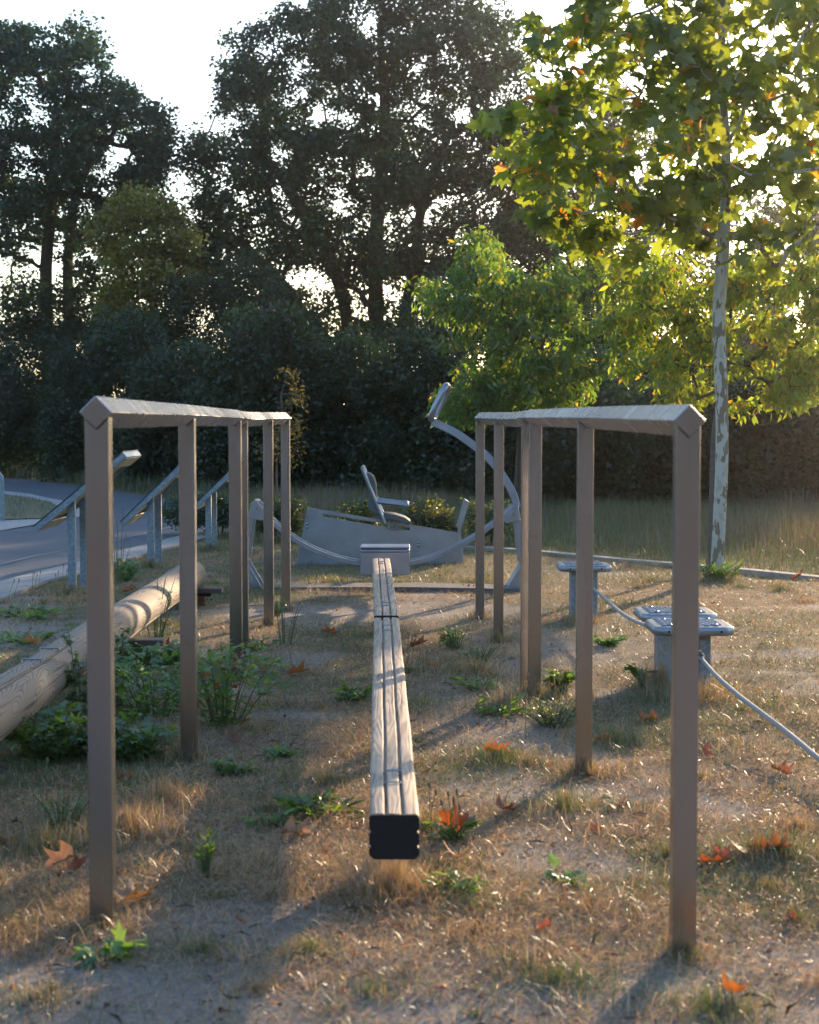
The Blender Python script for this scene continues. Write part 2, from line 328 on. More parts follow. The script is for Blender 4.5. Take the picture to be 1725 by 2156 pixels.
def soil_mask(x, y):
    """1 = bare earth, 0 = grass"""
    wv = (N3.fbm(x * 1.3, y * 1.3, 3) - 0.5) * 1.6
    s = np.exp(-((y + wv * 0.5 - 11.65) / 0.5) ** 2) * np.clip((1.4 - np.abs(x + 0.3)) / 0.6, 0, 1) * 1.15
    s = np.maximum(s, np.clip((4.35 + 0.35 * wv - y) / 0.5, 0, 1) * 0.95)
    s = np.maximum(s, np.exp(-(((x + 2.6) / 0.8) ** 2 + ((y - 10.3 + wv * 0.6) / 1.0) ** 2)) * 1.1)
    s = np.maximum(s, np.exp(-(((x - 1.0) / 0.5) ** 2 + ((y - 9.6 + wv * 0.6) / 1.0) ** 2)) * 0.75)
    s = np.maximum(s, np.exp(-(((x - 0.25) / 0.25) ** 2 + ((y - 7.6 + wv * 0.4) / 1.2) ** 2)) * 0.7)
    p_ = N4.fbm(x * 2.1 + 3, y * 1.6, 4)
    s = np.maximum(s, np.clip((p_ - 0.60) / 0.08, 0, 1) * 0.7)
    s = s * (y < 15)
    return np.clip(s + (N2.fbm(x * 9, y * 9, 2) - 0.5) * 0.5 * (s > 0.05), 0, 1)
def green_mask(x, y):
    g = np.clip((N1.fbm(x * 1.1 + 20, y * 0.9 + 9, 4) - 0.50) / 0.10, 0, 1)
    lft = np.clip((-0.3 - x) / 1.2, 0, 1)
    g = np.clip(g * (0.45 + 0.35 * lft) + 0.30 * lft, 0, 1)
    g = np.maximum(g, np.exp(-((y - 14.6) / 0.9) ** 2) * 0.75)
    g = np.maximum(g, np.exp(-(((x + 0.35) / 0.35) ** 2 + ((y - 10.2) / 0.9) ** 2)) * 0.85)
    g = np.maximum(g, np.exp(-(((x - 1.15) / 0.35) ** 2 + ((y - 7.4) / 0.7) ** 2)) * 0.9)
    g = np.maximum(g, np.exp(-(((x - 0.2) / 0.35) ** 2 + ((y - 6.2) / 0.35) ** 2)) * 0.8)
    g = np.maximum(g, np.exp(-(((x - 0.9) / 0.5) ** 2 + ((y - 4.75) / 0.3) ** 2)) * 0.75)
    g = np.maximum(g, np.exp(-(((x - 0.4) / 0.25) ** 2 + ((y - 3.75) / 0.12) ** 2)) * 0.7)
    kd = np.clip((y - 15.3) / 1.5, 0, 1)
    return np.clip(np.maximum(g, kd * 0.85), 0, 1)
STRAW = np.array([0.47, 0.35, 0.23]); SOIL = np.array([0.33, 0.29, 0.255]); GREEN = np.array([0.10, 0.155, 0.045])
def axis(dense0, dense1, step, far, g=1.18):
    a = list(np.arange(dense0, dense1, step)); s = step; x = dense1
    while x < far: a.append(x); s *= g; x += s
    s = step; x = dense0
    while x > -far: s *= g; x -= s; a.append(x)
    return np.array(sorted(a))
gx = axis(-4.5, 4.5, 0.07, 260); gy = axis(2.5, 17.0, 0.07, 320)
GX, GY = np.meshgrid(gx, gy); GZ = gh(GX, GY)
sm = soil_mask(GX, GY)[..., None]; gm = green_mask(GX, GY)[..., None]
base = STRAW * 0.52 * (1 - gm * 0.6) + np.array([0.10, 0.12, 0.05]) * gm * 0.6
gc = base * (1 - sm) + SOIL * sm; gc = gc * (0.8 + 0.4 * N3.fbm(GX * 6, GY * 6, 3))[..., None]
nx, ny = len(gx), len(gy); I = np.arange(nx * ny).reshape(ny, nx)
q = np.stack([I[:-1, :-1], I[:-1, 1:], I[1:, 1:], I[1:, :-1]], -1).reshape(-1, 4)
m, n, out = mat_new('dry_earth'); p = nd(n, 'ShaderNodeBsdfPrincipled'); n.links.new(p.outputs[0], out.inputs[0]); p.inputs['Roughness'].default_value = 0.95; p.inputs['Specular IOR Level'].default_value = 0.2
a_ = nd(n, 'ShaderNodeAttribute', attribute_name='col'); tc = nd(n, 'ShaderNodeTexCoord'); tx = nd(n, 'ShaderNodeTexNoise'); tx.inputs['Scale'].default_value = 45; tx.inputs['Detail'].default_value = 6; tx.inputs['Roughness'].default_value = 0.75
n.links.new(tc.outputs['Object'], tx.inputs['Vector']); mr = nd(n, 'ShaderNodeMapRange'); mr.inputs['From Min'].default_value = 0.3; mr.inputs['From Max'].default_value = 0.7; mr.inputs['To Min'].default_value = 0.55; mr.inputs['To Max'].default_value = 1.3
n.links.new(tx.outputs[0], mr.inputs[0]); vm = nd(n, 'ShaderNodeVectorMath', operation='SCALE'); n.links.new(a_.outputs['Color'], vm.inputs[0]); n.links.new(mr.outputs[0], vm.inputs['Scale']); n.links.new(vm.outputs[0], p.inputs['Base Color'])
b = nd(n, 'ShaderNodeBump'); b.inputs['Strength'].default_value = 0.9; b.inputs['Distance'].default_value = 0.012; n.links.new(tx.outputs[0], b.inputs['Height']); n.links.new(b.outputs[0], p.inputs['Normal'])
ground = np_mesh('ground', np.stack([GX, GY, GZ], -1).reshape(-1, 3), q.ravel(), np.full(len(q), 4), m, None, gc.reshape(-1, 3), True)
tag(ground, kind='structure')

def sheet(name, poly, z, mat, thick=0.0):
    mb = MB()
    if thick: mb.prism([(x, y, z - thick) for x, y in poly], (0, 0, thick))
    else: mb.add([(x, y, z) for x, y in poly], [tuple(range(len(poly)))])
    return tag(mb.build(name, mat), kind='structure')
sheet('path', path_poly, 0.012, M['asphalt'])
# pale seam and the lighter band beside the gutter
def ribbon(name, line, wd, z, mat, thick=0.02, side=0.0):
    mb = MB(); L = []; Rr = []
    for i, (x, y) in enumerate(line):
        a0 = Vector(line[max(i - 1, 0)]); a1 = Vector(line[min(i + 1, len(line) - 1)]); t = (a1 - a0).normalized(); nn = Vector((-t.y, t.x))
        L.append((x + nn.x * wd * (0.5 + side), y + nn.y * wd * (0.5 + side))); Rr.append((x - nn.x * wd * (0.5 - side), y - nn.y * wd * (0.5 - side)))
    for i in range(len(line) - 1):
        mb.prism([(*L[i], z - thick), (*L[i + 1], z - thick), (*Rr[i + 1], z - thick), (*Rr[i], z - thick)], (0, 0, thick))
    return tag(mb.build(name, mat), kind='structure')
gut = gl(PATH_NEAR); gout = gl(GUT_OUT)
# gutter slabs, one strip with fine joints
mb = MB()
def resample(line, step):
    o = []; 
    for (x0, y0), (x1, y1) in zip(line[:-1], line[1:]):
        l = math.hypot(x1 - x0, y1 - y0); k = max(1, int(round(l / step)))
        o += [(x0 + (x1 - x0) * i / k, y0 + (y1 - y0) * i / k) for i in range(k)]
    return o + [line[-1]]
g2 = resample(gut, 0.5); 
for i in range(len(g2) - 1):
    (x0, y0), (x1, y1) = g2[i], g2[i + 1]; t = Vector((x1 - x0, y1 - y0)).normalized(); nn = Vector((t.y, -t.x)) * 0.36
    e_ = t * 0.006
    mb.prism([(x0 + e_.x, y0 + e_.y, -0.06), (x1 - e_.x, y1 - e_.y, -0.06), (x1 - e_.x + nn.x, y1 - e_.y + nn.y, -0.06), (x0 + e_.x + nn.x, y0 + e_.y + nn.y, -0.06)], (0, 0, 0.088))
tag(mb.build('path_gutter', M['concrete'], bevel=0.004), kind='structure')
ribbon('path_seam', gl([(-420, 1330), (-200, 1254), (0, 1192), (76, 1173), (174, 1156), (250, 1139), (330, 1120), (400, 1100)]), 0.045, 0.0165, M['chalk'], 0.001)
sheet('gravel', ISL, 0.022, M['gravel'])
sheet('island_soil', ISG, 0.034, principled('island_soil', (0.13, 0.13, 0.07), 0.95, noise=(8, 0.3, (0.2, 0.17, 0.1)), bump=(60, 0.6)))
ribbon('kerb_strip', KERB, 0.12, 0.035, M['concrete'], 0.10)
ribbon('path_footing', gl([(560, 1239), (700, 1238), (880, 1238), (1000, 1240), (1110, 1243)]), 0.36, 0.024, M['footing'], 0.08)

# ------------------------------------------------------------------ grass
def blades(name, P, L, W, lean, cols, seed, base_tilt=None):
    rng = np.random.default_rng(seed); n = len(P)
    az = rng.random(n) * 2 * math.pi; d = np.stack([np.cos(az), np.sin(az), np.zeros(n)], 1)
    sdv = np.stack([-np.sin(az), np.cos(az), np.zeros(n)], 1)
    rl = rng.random(n) * math.pi; sdv = sdv * np.cos(rl)[:, None] + np.array([0, 0, 1.0]) * np.sin(rl)[:, None] * 0.6
    up = np.array([0, 0, 1.0])
    l1 = lean[:, None]; a1 = np.sin(l1 * 0.8) * d + np.cos(l1 * 0.8) * up; l2 = np.minimum(l1 * 1.35, 1.75); a2 = np.sin(l2) * d + np.cos(l2) * up
    m1 = P + a1 * (L * 0.5)[:, None]; tp = m1 + a2 * (L * 0.5)[:, None]; w2 = (W * 0.5)[:, None] * sdv
    V = np.stack([P - w2, P + w2, m1 + w2 * 0.8, m1 - w2 * 0.8, tp], 1).reshape(-1, 3)
    idx = (np.arange(n)[:, None] * 5 + np.array([0, 1, 2, 3, 3, 2, 4])[None, :]).ravel()
    o = np_mesh(name, V, idx, np.tile([4, 3], n), M['grass'], None, np.repeat(cols, 5, axis=0))
    return o
def scatter(n, y0, y1, pw, seed, marg=0.9, k=0.25):
    rng = np.random.default_rng(seed); u = rng.random(n)
    e_ = 1 - pw; y = (y0 ** e_ + u * (y1 ** e_ - y0 ** e_)) ** (1 / e_); x = (rng.random(n) * 2 - 1) * (k * y + marg)
    return x, y, rng
# dry straw litter
x, y, rng = scatter(740000, 3.0, 19, 1.35, 21, 1.5)
keep = ~inpoly(x, y, grass_block) & (rng.random(len(x)) > soil_mask(x, y) * 0.84) & (rng.random(len(x)) < 0.55 + 0.6 * N2.fbm(x * 4, y * 4, 3))
keep &= ~((np.abs(y - 13.25) < 0.2) & (x > -1.2) & (x < 0.95) & (rng.random(len(x)) < 0.9))
x, y = x[keep], y[keep]; n_ = len(x); gm = green_mask(x, y)
tuft = np.clip((N4.fbm(x * 3.3, y * 3.3, 3) - 0.5) * 6, 0, 1)
isg = rng.random(n_) < gm * 0.8 + 0.08
L = rng.gamma(5, 0.0072, n_) * (0.65 + 0.75 * tuft) * np.where(isg, 0.85, 1.1); W = np.where(isg, 0.0029, 0.0022) * (0.7 + 0.6 * rng.random(n_)) * (0.75 + y / 22)
lean = np.where(isg, rng.normal(0.7, 0.35, n_), rng.normal(1.22, 0.38, n_)).clip(0.05, 1.62)
c = np.where(isg[:, None], GREEN * (0.6 + 0.9 * rng.random((n_, 1))), STRAW * (0.55 + 0.85 * rng.random((n_, 1))))
mixc = rng.random((n_, 1)); c = c * (1 - 0.25 * mixc) + np.array([0.30, 0.24, 0.15]) * 0.25 * mixc * np.where(isg[:, None], 0.5, 1.4)
rd = rng.random(n_) < 0.10; c[rd] = np.array([0.27, 0.14, 0.075]) * (0.6 + 0.7 * rng.random((rd.sum(), 1)))
P = np.stack([x, y, gh(x, y) - 0.003 + rng.random(n_) * 0.012], 1)
tag(blades('dry_grass', P, L, W, lean, c, 5), 'short sun-dried straw grass mixed with green blades covering the playground floor', 'grass', kind='stuff')
# taller tufts round post feet and in clumps
TUFTS = []
def tuft_at(px, py, r, n, h, dry): TUFTS.append((at(px, py), r, n, h, dry))
for a in [(214, 1950, .10, 400, .05, .8), (396, 1595, .10, 500, .11, .8), (500, 1432, .09, 400, .10, .6), (565, 1318, .09, 350, .09, .4), (603, 1285, .08, 300, .09, .4), (1440, 2020, .12, 500, .055, .5),
          (1230, 1630, .12, 600, .09, .8), (1120, 1475, .16, 800, .13, .6), (1050, 1352, .12, 500, .10, .8), (1009, 1300, .12, 500, .10, .8), (1225, 1312, .16, 900, .11, .8), (1450, 1470, .22, 1500, .14, .7),
          (1390, 1445, .16, 900, .16, .8), (830, 1890, .13, 1300, .12, .97), (150, 1255, .12, 500, .12, .5), (318, 1196, .12, 500, .12, .4), (440, 1160, .12, 500, .12, .4), (1513, 1222, .22, 1200, .14, .3),
          (270, 1760, .22, 1300, .12, .9), (350, 1690, .16, 700, .11, .9), (900, 1740, .1, 400, .08, .6), (1190, 1700, .2, 900, .09, .4), (1300, 1560, .3, 1200, .08, .3), (100, 1790, .18, 700, .1, .5),
          (1640, 1800, .2, 1000, .08, .25), (1500, 2130, .18, 700, .07, .2), (1050, 1600, .25, 1200, .07, .2), (430, 2010, .1, 400, .05, .4), (1000, 1420, .2, 900, .1, .7), (1060, 1500, .2, 900, .1, .6), (700, 1230, .5, 1500, .09, .3),
          (1000, 1225, .5, 1500, .09, .4), (480, 1250, .3, 900, .1, .3), (290, 1560, .3, 900, .1, .6)]:
    tuft_at(*a)
for _ in range(120):
    ty = 3.6 + 11 * RNG.random() ** 1.2; tx = (RNG.random() * 2 - 1) * (.24 * ty + .3)
    if inpoly(np.array(tx), np.array(ty), grass_block): continue
    TUFTS.append((Vector((tx, ty, 0)), .06 + .14 * RNG.random(), int(150 + 450 * RNG.random()), 0.022 + .04 * RNG.random(), [.15, .3, .6, .95][RNG.integers(0, 4)]))
PP = []; LL = []; WW = []; LE = []; CC = []
for c0, r, n_, h, dry in TUFTS:
    rr = np.abs(RNG.normal(0, r * 0.6, n_)); aa = RNG.random(n_) * 6.283; x = c0.x + rr * np.cos(aa); y = c0.y + rr * np.sin(aa)
    PP.append(np.stack([x, y, gh(x, y) - 0.004], 1)); LL.append(h * (0.4 + 0.75 * RNG.random(n_))); WW.append(np.full(n_, 0.0026)); LE.append(np.abs(RNG.normal(0.3, 0.35, n_)) + rr / r * 0.35)
    isd = RNG.random(n_) < dry; CC.append(np.where(isd[:, None], STRAW * (0.5 + 0.8 * RNG.random((n_, 1))) * np.array([1, .97, .92]), GREEN * (0.6 + RNG.random((n_, 1)))))
tag(blades('grass_tufts', np.concatenate(PP), np.concatenate(LL), np.concatenate(WW), np.concatenate(LE).clip(0, 1.5), np.concatenate(CC), 6), 'longer tufts of grass round the feet of posts and on the lawn', 'grass', kind='stuff')
# tall meadow grass beyond the kerb and along the wood edge
kx = [p_[0] for p_ in KERB]; ky = [p_[1] for p_ in KERB]
rng = np.random.default_rng(31); n_ = 150000
x = rng.random(n_) * 19 - 6.5; y = 14 + rng.random(n_) * 16
kyi = np.interp(x, kx, ky); yy0 = np.where(x < kx[0], 18.2 + (kx[0] - x) * 0.25, kyi + 0.1)
keep = (y > yy0) & ~inpoly(x, y, grass_block) & (np.abs(x) < 0.27 * y + 1.2) & (y < 29)
x, y = x[keep], y[keep]; n_ = len(x); pat = N1.fbm(x * 0.7 + 4, y * 0.5, 3); dep = np.clip((y - np.interp(x, kx, ky)) / 6, 0, 1)
isg = rng.random(n_) < np.clip(1.45 - 1.3 * pat - 0.45 * dep, 0.15, 0.95)
L = (0.08 + 0.22 * dep * pat * 2) * (0.5 + 0.8 * rng.random(n_)); c = np.where(isg[:, None], np.array([0.085, 0.14, 0.05]) * (0.6 + 0.8 * rng.random((n_, 1))), np.array([0.22, 0.18, 0.12]) * (0.5 + 0.7 * rng.random((n_, 1))))
tag(blades('meadow_grass', np.stack([x, y, gh(x, y) - 0.01], 1), L, np.full(n_, 0.006), np.abs(rng.normal(0.35, 0.3, n_)).clip(0, 1.3), c, 7), 'taller green and tawny meadow grass between the kerb and the wood', 'grass', kind='stuff')
# island + far verge grass
rng = np.random.default_rng(33); n_ = 60000; x = -16 + rng.random(n_) * 13; y = 17 + rng.random(n_) * 32
vf = gl(PATH_FAR)[::-1]; vy = np.interp(x, [a[0] for a in vf], [a[1] for a in vf])
keep = inpoly(x, y, ISG) | ((y > vy + 0.1) & (y < vy + 5)); x, y = x[keep], y[keep]; n_ = len(x); isg = rng.random(n_) < 0.6
c = np.where(isg[:, None], np.array([0.07, 0.11, 0.04]) * (0.6 + 0.8 * rng.random((n_, 1))), np.array([0.22, 0.19, 0.11]) * (0.5 + 0.7 * rng.random((n_, 1))))
tag(blades('verge_grass', np.stack([x, y, np.full(n_, 0.02)], 1), np.where(inpoly(x, y, ISG), 0.07, 0.28) * (0.5 + rng.random(n_)), np.full(n_, 0.010), np.abs(rng.normal(0.4, 0.3, n_)).clip(0, 1.3), c, 8), 'grass on the gravel-edged island and on the far verge of the path', 'grass', kind='stuff')

# ------------------------------------------------------------------ parallel bars
def post_v(mb, X, Y, s, ztop, sep):
    """square post whose top is cut to a V that cradles the bar"""
    h = s / 2; zb = -0.12; zc = ztop
    v = []
    for yy in (Y - h, Y + h):
        v += [(X - h, yy, zb), (X + h, yy, zb), (X + h, yy, zc), (X, yy, zc - h), (X - h, yy, zc)]
    f = [(0, 1, 3), (1, 2, 3), (0, 3, 4)]
    f = [(0, 1, 2, 3, 4), (9, 8, 7, 6, 5), (0, 5, 6, 1), (1, 6, 7, 2), (2, 7, 8, 3), (3, 8, 9, 4), (4, 9, 5, 0)]
    mb.add(v, f)
def bars(label, spec, s, zs, end):
    X0, Y0 = spec[0][0], spec[0][1]
    t = thing('parallel_bar', label, 'exercise bar', (X0, Y0, 0), 'square steel parallel bars beside the balance beam')
    dr = s * 0.5 * math.sqrt(2) * 0.98      # half diagonal of the bar
    for (X, Y) in spec:
        zc = float(np.interp(Y, [a for a, _ in zs], [b for _, b in zs]))
        mb = MB(); post_v(mb, X, Y, s, zc - dr + s / 2 - 0.001, s); mb.build('post', M['steel'], t, bevel=0.0022)
    # the bar in two lengths that butt between the third and fourth post
    ym = 0.5 * (spec[2][1] + spec[3][1])
    for (ya, yb) in ((spec[0][1] - s / 2 - 0.012, ym - 0.001), (ym + 0.001, end)):
        ys = [ya] + [Y for _, Y in spec if ya + 0.1 < Y < yb - 0.1] + [yb]
        pts = []
        for a, b_ in zip(ys[:-1], ys[1:]):
            for k in range(4):
                pts.append(a + (b_ - a) * k / 4)
        pts.append(yb)
        P = [(float(np.interp(Y, [q_[1] for q_ in spec], [q_[0] for q_ in spec])), Y, float(np.interp(Y, [a for a, _ in zs], [b for _, b in zs])) + 0.0005 * math.sin(Y * 9)) for Y in pts]
        mb = MB(); mb.tube(P, dr, prof=[(1, 0), (0, 1), (-1, 0), (0, -1)]); mb.build('bar', M['steel'], t, bevel=0.0022)
    return t
bars('left-hand bar on six posts, standing over the green weeds and the log', [(-.786, 4.32), (-.843, 6.48), (-.862, 8.45), (-.878, 8.95), (-.889, 10.75), (-.846, 11.65)], 0.06, [(4.2, 1.3105), (6.5, 1.313), (8.6, 1.308), (9.3, 1.303), (11.7, 1.316)], 11.70)
bars('right-hand bar on six posts, standing in front of the metal stepping platforms', [(.659, 4.06), (.640, 6.22), (.578, 7.85), (.553, 8.02), (.523, 10.0), (.463, 11.2)], 0.057, [(3.95, 1.290), (6.2, 1.303), (8.0, 1.308), (8.6, 1.300), (11.3, 1.316)], 11.25)

# ------------------------------------------------------------------ balance beams
def beam(label, y0, x0, y1, x1, black_end):
    t = thing('balance_beam', label, 'balance beam', (x0, y0, 0), 'timber balance beams laid end to end')
    w_, hh, zt = 0.063, 0.116, 0.300
    g = 0.0045; gx_ = 0.021
    prof = [(-w_ + .012, -hh), (w_ - .012, -hh), (w_, -hh + .012)]
    prof += [(w_, -.088), (w_ - .006, -.082), (w_, -.076), (w_, -.05), (w_ - .006, -.044), (w_, -.038)]
    prof += [(w_, -.008), (w_ - .003, -.003), (w_ - .008, 0)]
    prof += [(gx_ + g + .003, 0), (gx_ + g, -.003), (gx_ + g - .001, -.012), (gx_ - g + .001, -.012), (gx_ - g, -.003), (gx_ - g - .003, 0)]
    prof += [(-gx_ + g + .003, 0), (-gx_ + g, -.003), (-gx_ + g - .001, -.012), (-gx_ - g + .001, -.012), (-gx_ - g, -.003), (-gx_ - g - .003, 0)]
    prof += [(-w_ + .008, 0), (-w_ + .003, -.003), (-w_, -.008), (-w_, -.038), (-w_ + .006, -.044), (-w_, -.05), (-w_, -.076), (-w_ + .006, -.082), (-w_, -.088), (-w_, -hh + .012)]
    k = 90; mb = MB(); V = []; n = len(prof)
    for i in range(k + 1):
        f = i / k; yy = y0 + (y1 - y0) * f; xx = x0 + (x1 - x0) * f
        for (u, v) in prof:
            nz = 0.0007 * math.sin(yy * 11 + u * 70) + 0.0005 * math.sin(yy * 27 + u * 30 + 1)
            V.append((xx + u + 0.0009 * math.sin(yy * 5 + v * 60) + (0.0003 * math.sin(yy * 23)), yy, zt + v + (nz if v > -.02 else 0)))
    Fc = []
    for i in range(k):
        for a in range(n): Fc.append((i * n + a, i * n + (a + 1) % n, (i + 1) * n + (a + 1) % n, (i + 1) * n + a))
    Fc += [tuple(range(n)), tuple(k * n + a for a in range(n))[::-1]]
    mb.add(V, Fc); mb.build('timber', M['beamwood'], t, smooth='auto')
    ends = [(y0, x0, -1), (y1, x1, 1)] if black_end == 2 else ([(y0, x0, -1)] if black_end else [])
    for (yy, xx, sg) in ends:
        mb = MB(); pr = [(xx + u * 1.01, yy + sg * 0.001, zt - hh / 2 + (v + hh / 2) * 0.985) for u, v in prof if v < -.02 or abs(u) > .05]
        mb.prism(pr, (0, sg * 0.010, 0)); mb.build('end_cap', M['rubber'], t, bevel=0.002)
    for f in (0.14, 0.86):
        mb = MB(); yy = y0 + (y1 - y0) * f; xx = x0 + (x1 - x0) * f
        mb.tube([(xx, yy, -.2), (xx, yy, zt - hh - 0.004)], 0.03, 14); mb.build('leg', M['galv'], t, smooth='auto')
        mb = MB(); mb.box((xx, yy, zt - hh - 0.003), (0.1, 0.12, 0.005)); mb.build('mounting_plate', M['galv'], t)
    return t
def staple(parent, x, y, z, w_=0.05):
    mb = MB(); mb.tube([(x - w_ / 2, y, z - 0.008), (x - w_ / 2 + .002, y, z + 0.003), (x, y + .001, z + 0.0045), (x + w_ / 2 - .002, y, z + 0.003), (x + w_ / 2, y, z - 0.008)], 0.0022, 6)
    mb.build('staple', M['steel_dull'], parent, smooth=True)
b1 = beam('near timber balance beam with black end face, between the two parallel bars', 4.26, -.0385, 8.60, -.1160, 1)
b2 = beam('far timber balance beam starting behind the dark joint and ending at the steel plate', 8.70, -.1172, 12.38, -.2070, 1)
for yy in (4.62, 4.78, 8.05, 8.25): staple(b1, -.0385 - (yy - 4.26) * .0179, yy, .300)
for yy in (9.15, 9.3, 11.9, 12.05): staple(b2, -.1172 - (yy - 8.66) * .0241, yy, .300)

# ------------------------------------------------------------------ swinging arc trainer
YA = 13.1
def arcpt(cx, cy_, Y=YA): return pt(473.8 + .3967 * cx, 763.3 + .3967 * cy_, Y)
def smooth_line(P, k=5):
    P = [Vector(p) for p in P]; o = []
    for i in range(len(P) - 1):
        p0 = P[max(i - 1, 0)]; p1 = P[i]; p2 = P[i + 1]; p3 = P[min(i + 2, len(P) - 1)]
        for j in range(k):
            t = j / k; o.append(0.5 * ((2 * p1) + (p2 - p0) * t + (2 * p0 - 5 * p1 + 4 * p2 - p3) * t * t + (3 * p1 - p0 - 3 * p2 + p3) * t ** 3))
    return o + [P[-1]]
arc = thing('rocking_arc', 'curved twin steel rail slung between two splayed legs, with a raised loop handle', 'exercise machine', tuple(Vector((-.1, YA, 0))))
SQ = [(1, .8), (.8, 1), (-.8, 1), (-1, .8), (-1, -.8), (-.8, -1), (.8, -1), (1, -.8)]
low = [(190, 775), (262, 850), (350, 920), (450, 980), (550, 1022), (640, 1048), (716, 1062), (850, 1070), (980, 1062), (1080, 1040), (1180, 1002), (1260, 962), (1330, 920), (1400, 872), (1450, 835), (1505, 785)]
for Y in (YA - 0.085, YA + 0.085):
    o_ = MB().tube(smooth_line([arcpt(a, b_, YA) + Vector((0, Y - YA, 0)) for a, b_ in low], 5), 0.018, prof=SQ).build('curved_rail', M['steel_dull'], arc, smooth='auto')
up_ = [(1550, 770), (1530, 700), (1490, 625), (1430, 543), (1370, 478), (1300, 425), (1220, 370), (1100, 312)]
MB().tube(smooth_line([arcpt(a, b_) for a, b_ in up_], 5), 0.023, prof=[(1.3, .55), (1.1, .7), (-1.1, .7), (-1.3, .55), (-1.3, -.55), (-1.1, -.7), (1.1, -.7), (1.3, -.55)]).build('upper_arm', M['steel_dull'], arc, smooth='auto')
c0, c1 = arcpt(1097, 300), arcpt(1182, 125); ax = (c1 - c0); al = ax.length; ax.normalize(); sdx = Vector((0.10, 0.98, -0.10)).normalized(); hw = 0.13; rr = 0.05
loop = []
for k in range(28):
    a = 2 * math.pi * k / 28; ca, sa = math.cos(a), math.sin(a); 
    u_ = math.copysign(abs(ca) ** 0.5, ca); v_ = math.copysign(abs(sa) ** 0.5, sa)
    loop.append((c0 + c1) / 2 + ax * (u_ * al / 2) + sdx * (v_ * hw))
MB().tube(loop, 0.024, 12, closed=True).build('handle_loop', M['steel_dull'], arc, smooth=True)
for sgn, br, lg, ft in ((-1, [(532, 1057), (538.5, 1053), (545.5, 1054.5), (580, 1096), (557, 1094), (526, 1090)], ((531, 1088), (520, 1172)), [(518, 1168), (523, 1180), (556, 1236), (515, 1238)]),
                        (1, [(1058, 1081), (1080, 1061), (1089, 1060), (1094, 1094), (1063, 1100)], ((1088, 1092), (1098, 1182)), [(1099, 1180), (1101, 1245), (1060, 1243)])):
    for Y in (YA - 0.13, YA + 0.12):
        MB().prism([pt(a, b_, YA) + Vector((0, Y - YA, 0)) for a, b_ in br], (0, 0.012, 0)).build('bracket', M['steel_dull'], arc, bevel=0.003)
    mbx = MB(); 
    a_, b_ = pt(*lg[0], YA), pt(*lg[1], YA)
    for Y in (-0.09, 0.09): MB().tube([a_ + Vector((0, Y, 0)), b_ + Vector((0, Y, 0))], 0.025, prof=SQ).build('leg', M['steel_dull'], arc, smooth='auto')
    tp = [pt(x_, y_, YA) for x_, y_ in br[1:3]]
    MB().prism([tp[0] + Vector((0, -0.13, 0.001)), tp[1] + Vector((0, -0.13, 0.001)), tp[1] + Vector((0, 0.13, 0.001)), tp[0] + Vector((0, 0.13, 0.001))], (0, 0, 0.006)).build('bracket_cap', M['steel_dull'], arc)
    for Y in (-0.12, 0.11):
        f_ = MB().prism([pt(a, b2_, YA) + Vector((0, Y, 0)) for a, b2_ in ft], (0, 0.012, 0)).build('foot_plate', M['steel_dull'], arc, bevel=0.003)
        if sgn < 0 and Y < 0:
            c_ = pt(527, 1214, YA) + Vector((0, Y - 0.002, 0))
            bd = MB().prism([c_ + Vector((0.027 * math.cos(k * .35), 0, 0.027 * math.sin(k * .35))) for k in range(18)], (0, 0.003, 0)).build('badge', principled('badge_paper', (0.33, 0.36, 0.38), 0.5), f_)
            lt = MB(); lt.tube([c_ + Vector((0.005 * math.cos(k * .63), -0.001, 0.015 + 0.005 * math.sin(k * .63))) for k in range(9)], 0.001, 4)
            for k_, wd_ in enumerate((.030, .018, .022, .020, .016)): lt.box(c_ + Vector((0, -0.001, 0.005 - k_ * 0.0055)), (wd_, 0.001, 0.0028 if k_ == 0 else 0.0012))
            lt.build('badge_lettering', principled('badge_ink', (0.04, 0.04, 0.045), 0.6), f_)
    bo = pt(541.5 if sgn < 0 else 1082, 1071 if sgn < 0 else 1082, YA - .13)
    MB().tube([bo + Vector((0, 0, 0)), bo + Vector((0, -0.008, 0))], 0.012, 12).build('bolt', M['steel'], arc, smooth='auto')
# carriage plate
cpl = MB(); a_, b_ = pt(759, 1163, YA - .14), pt(862.5, 1210, YA - .14)
cpl.box(((a_.x + b_.x) / 2, YA - .14, (a_.z + b_.z) / 2), (b_.x - a_.x, 0.012, a_.z - b_.z)); cp = cpl.build('carriage_plate', M['steel_dull'], arc, bevel=0.004)
MB().box(((a_.x + b_.x) / 2, YA + .14, (a_.z + b_.z) / 2), (b_.x - a_.x, 0.012, a_.z - b_.z)).build('carriage_plate', M['steel_dull'], arc, bevel=0.004)
for dz, yy, th in ((0.012, 0, .02), (0.036, .004, .016)):
    MB().box(((a_.x + b_.x) / 2, YA, a_.z + dz), (b_.x - a_.x + 0.004, 0.31 - yy, th)).build('step_top', M['steel_dull'], arc, bevel=0.006)
for (cx_, cy2) in ((782, 1038), (918, 1038), (775, 1100), (922, 1100)):
    c_ = pt(473.8 + .3967 * cx_, 763.3 + .3967 * cy2, YA - .147); MB().tube([c_, c_ + Vector((0, -0.010, 0))], 0.013, 6).build('bolt', M['steel_dull'], cp)

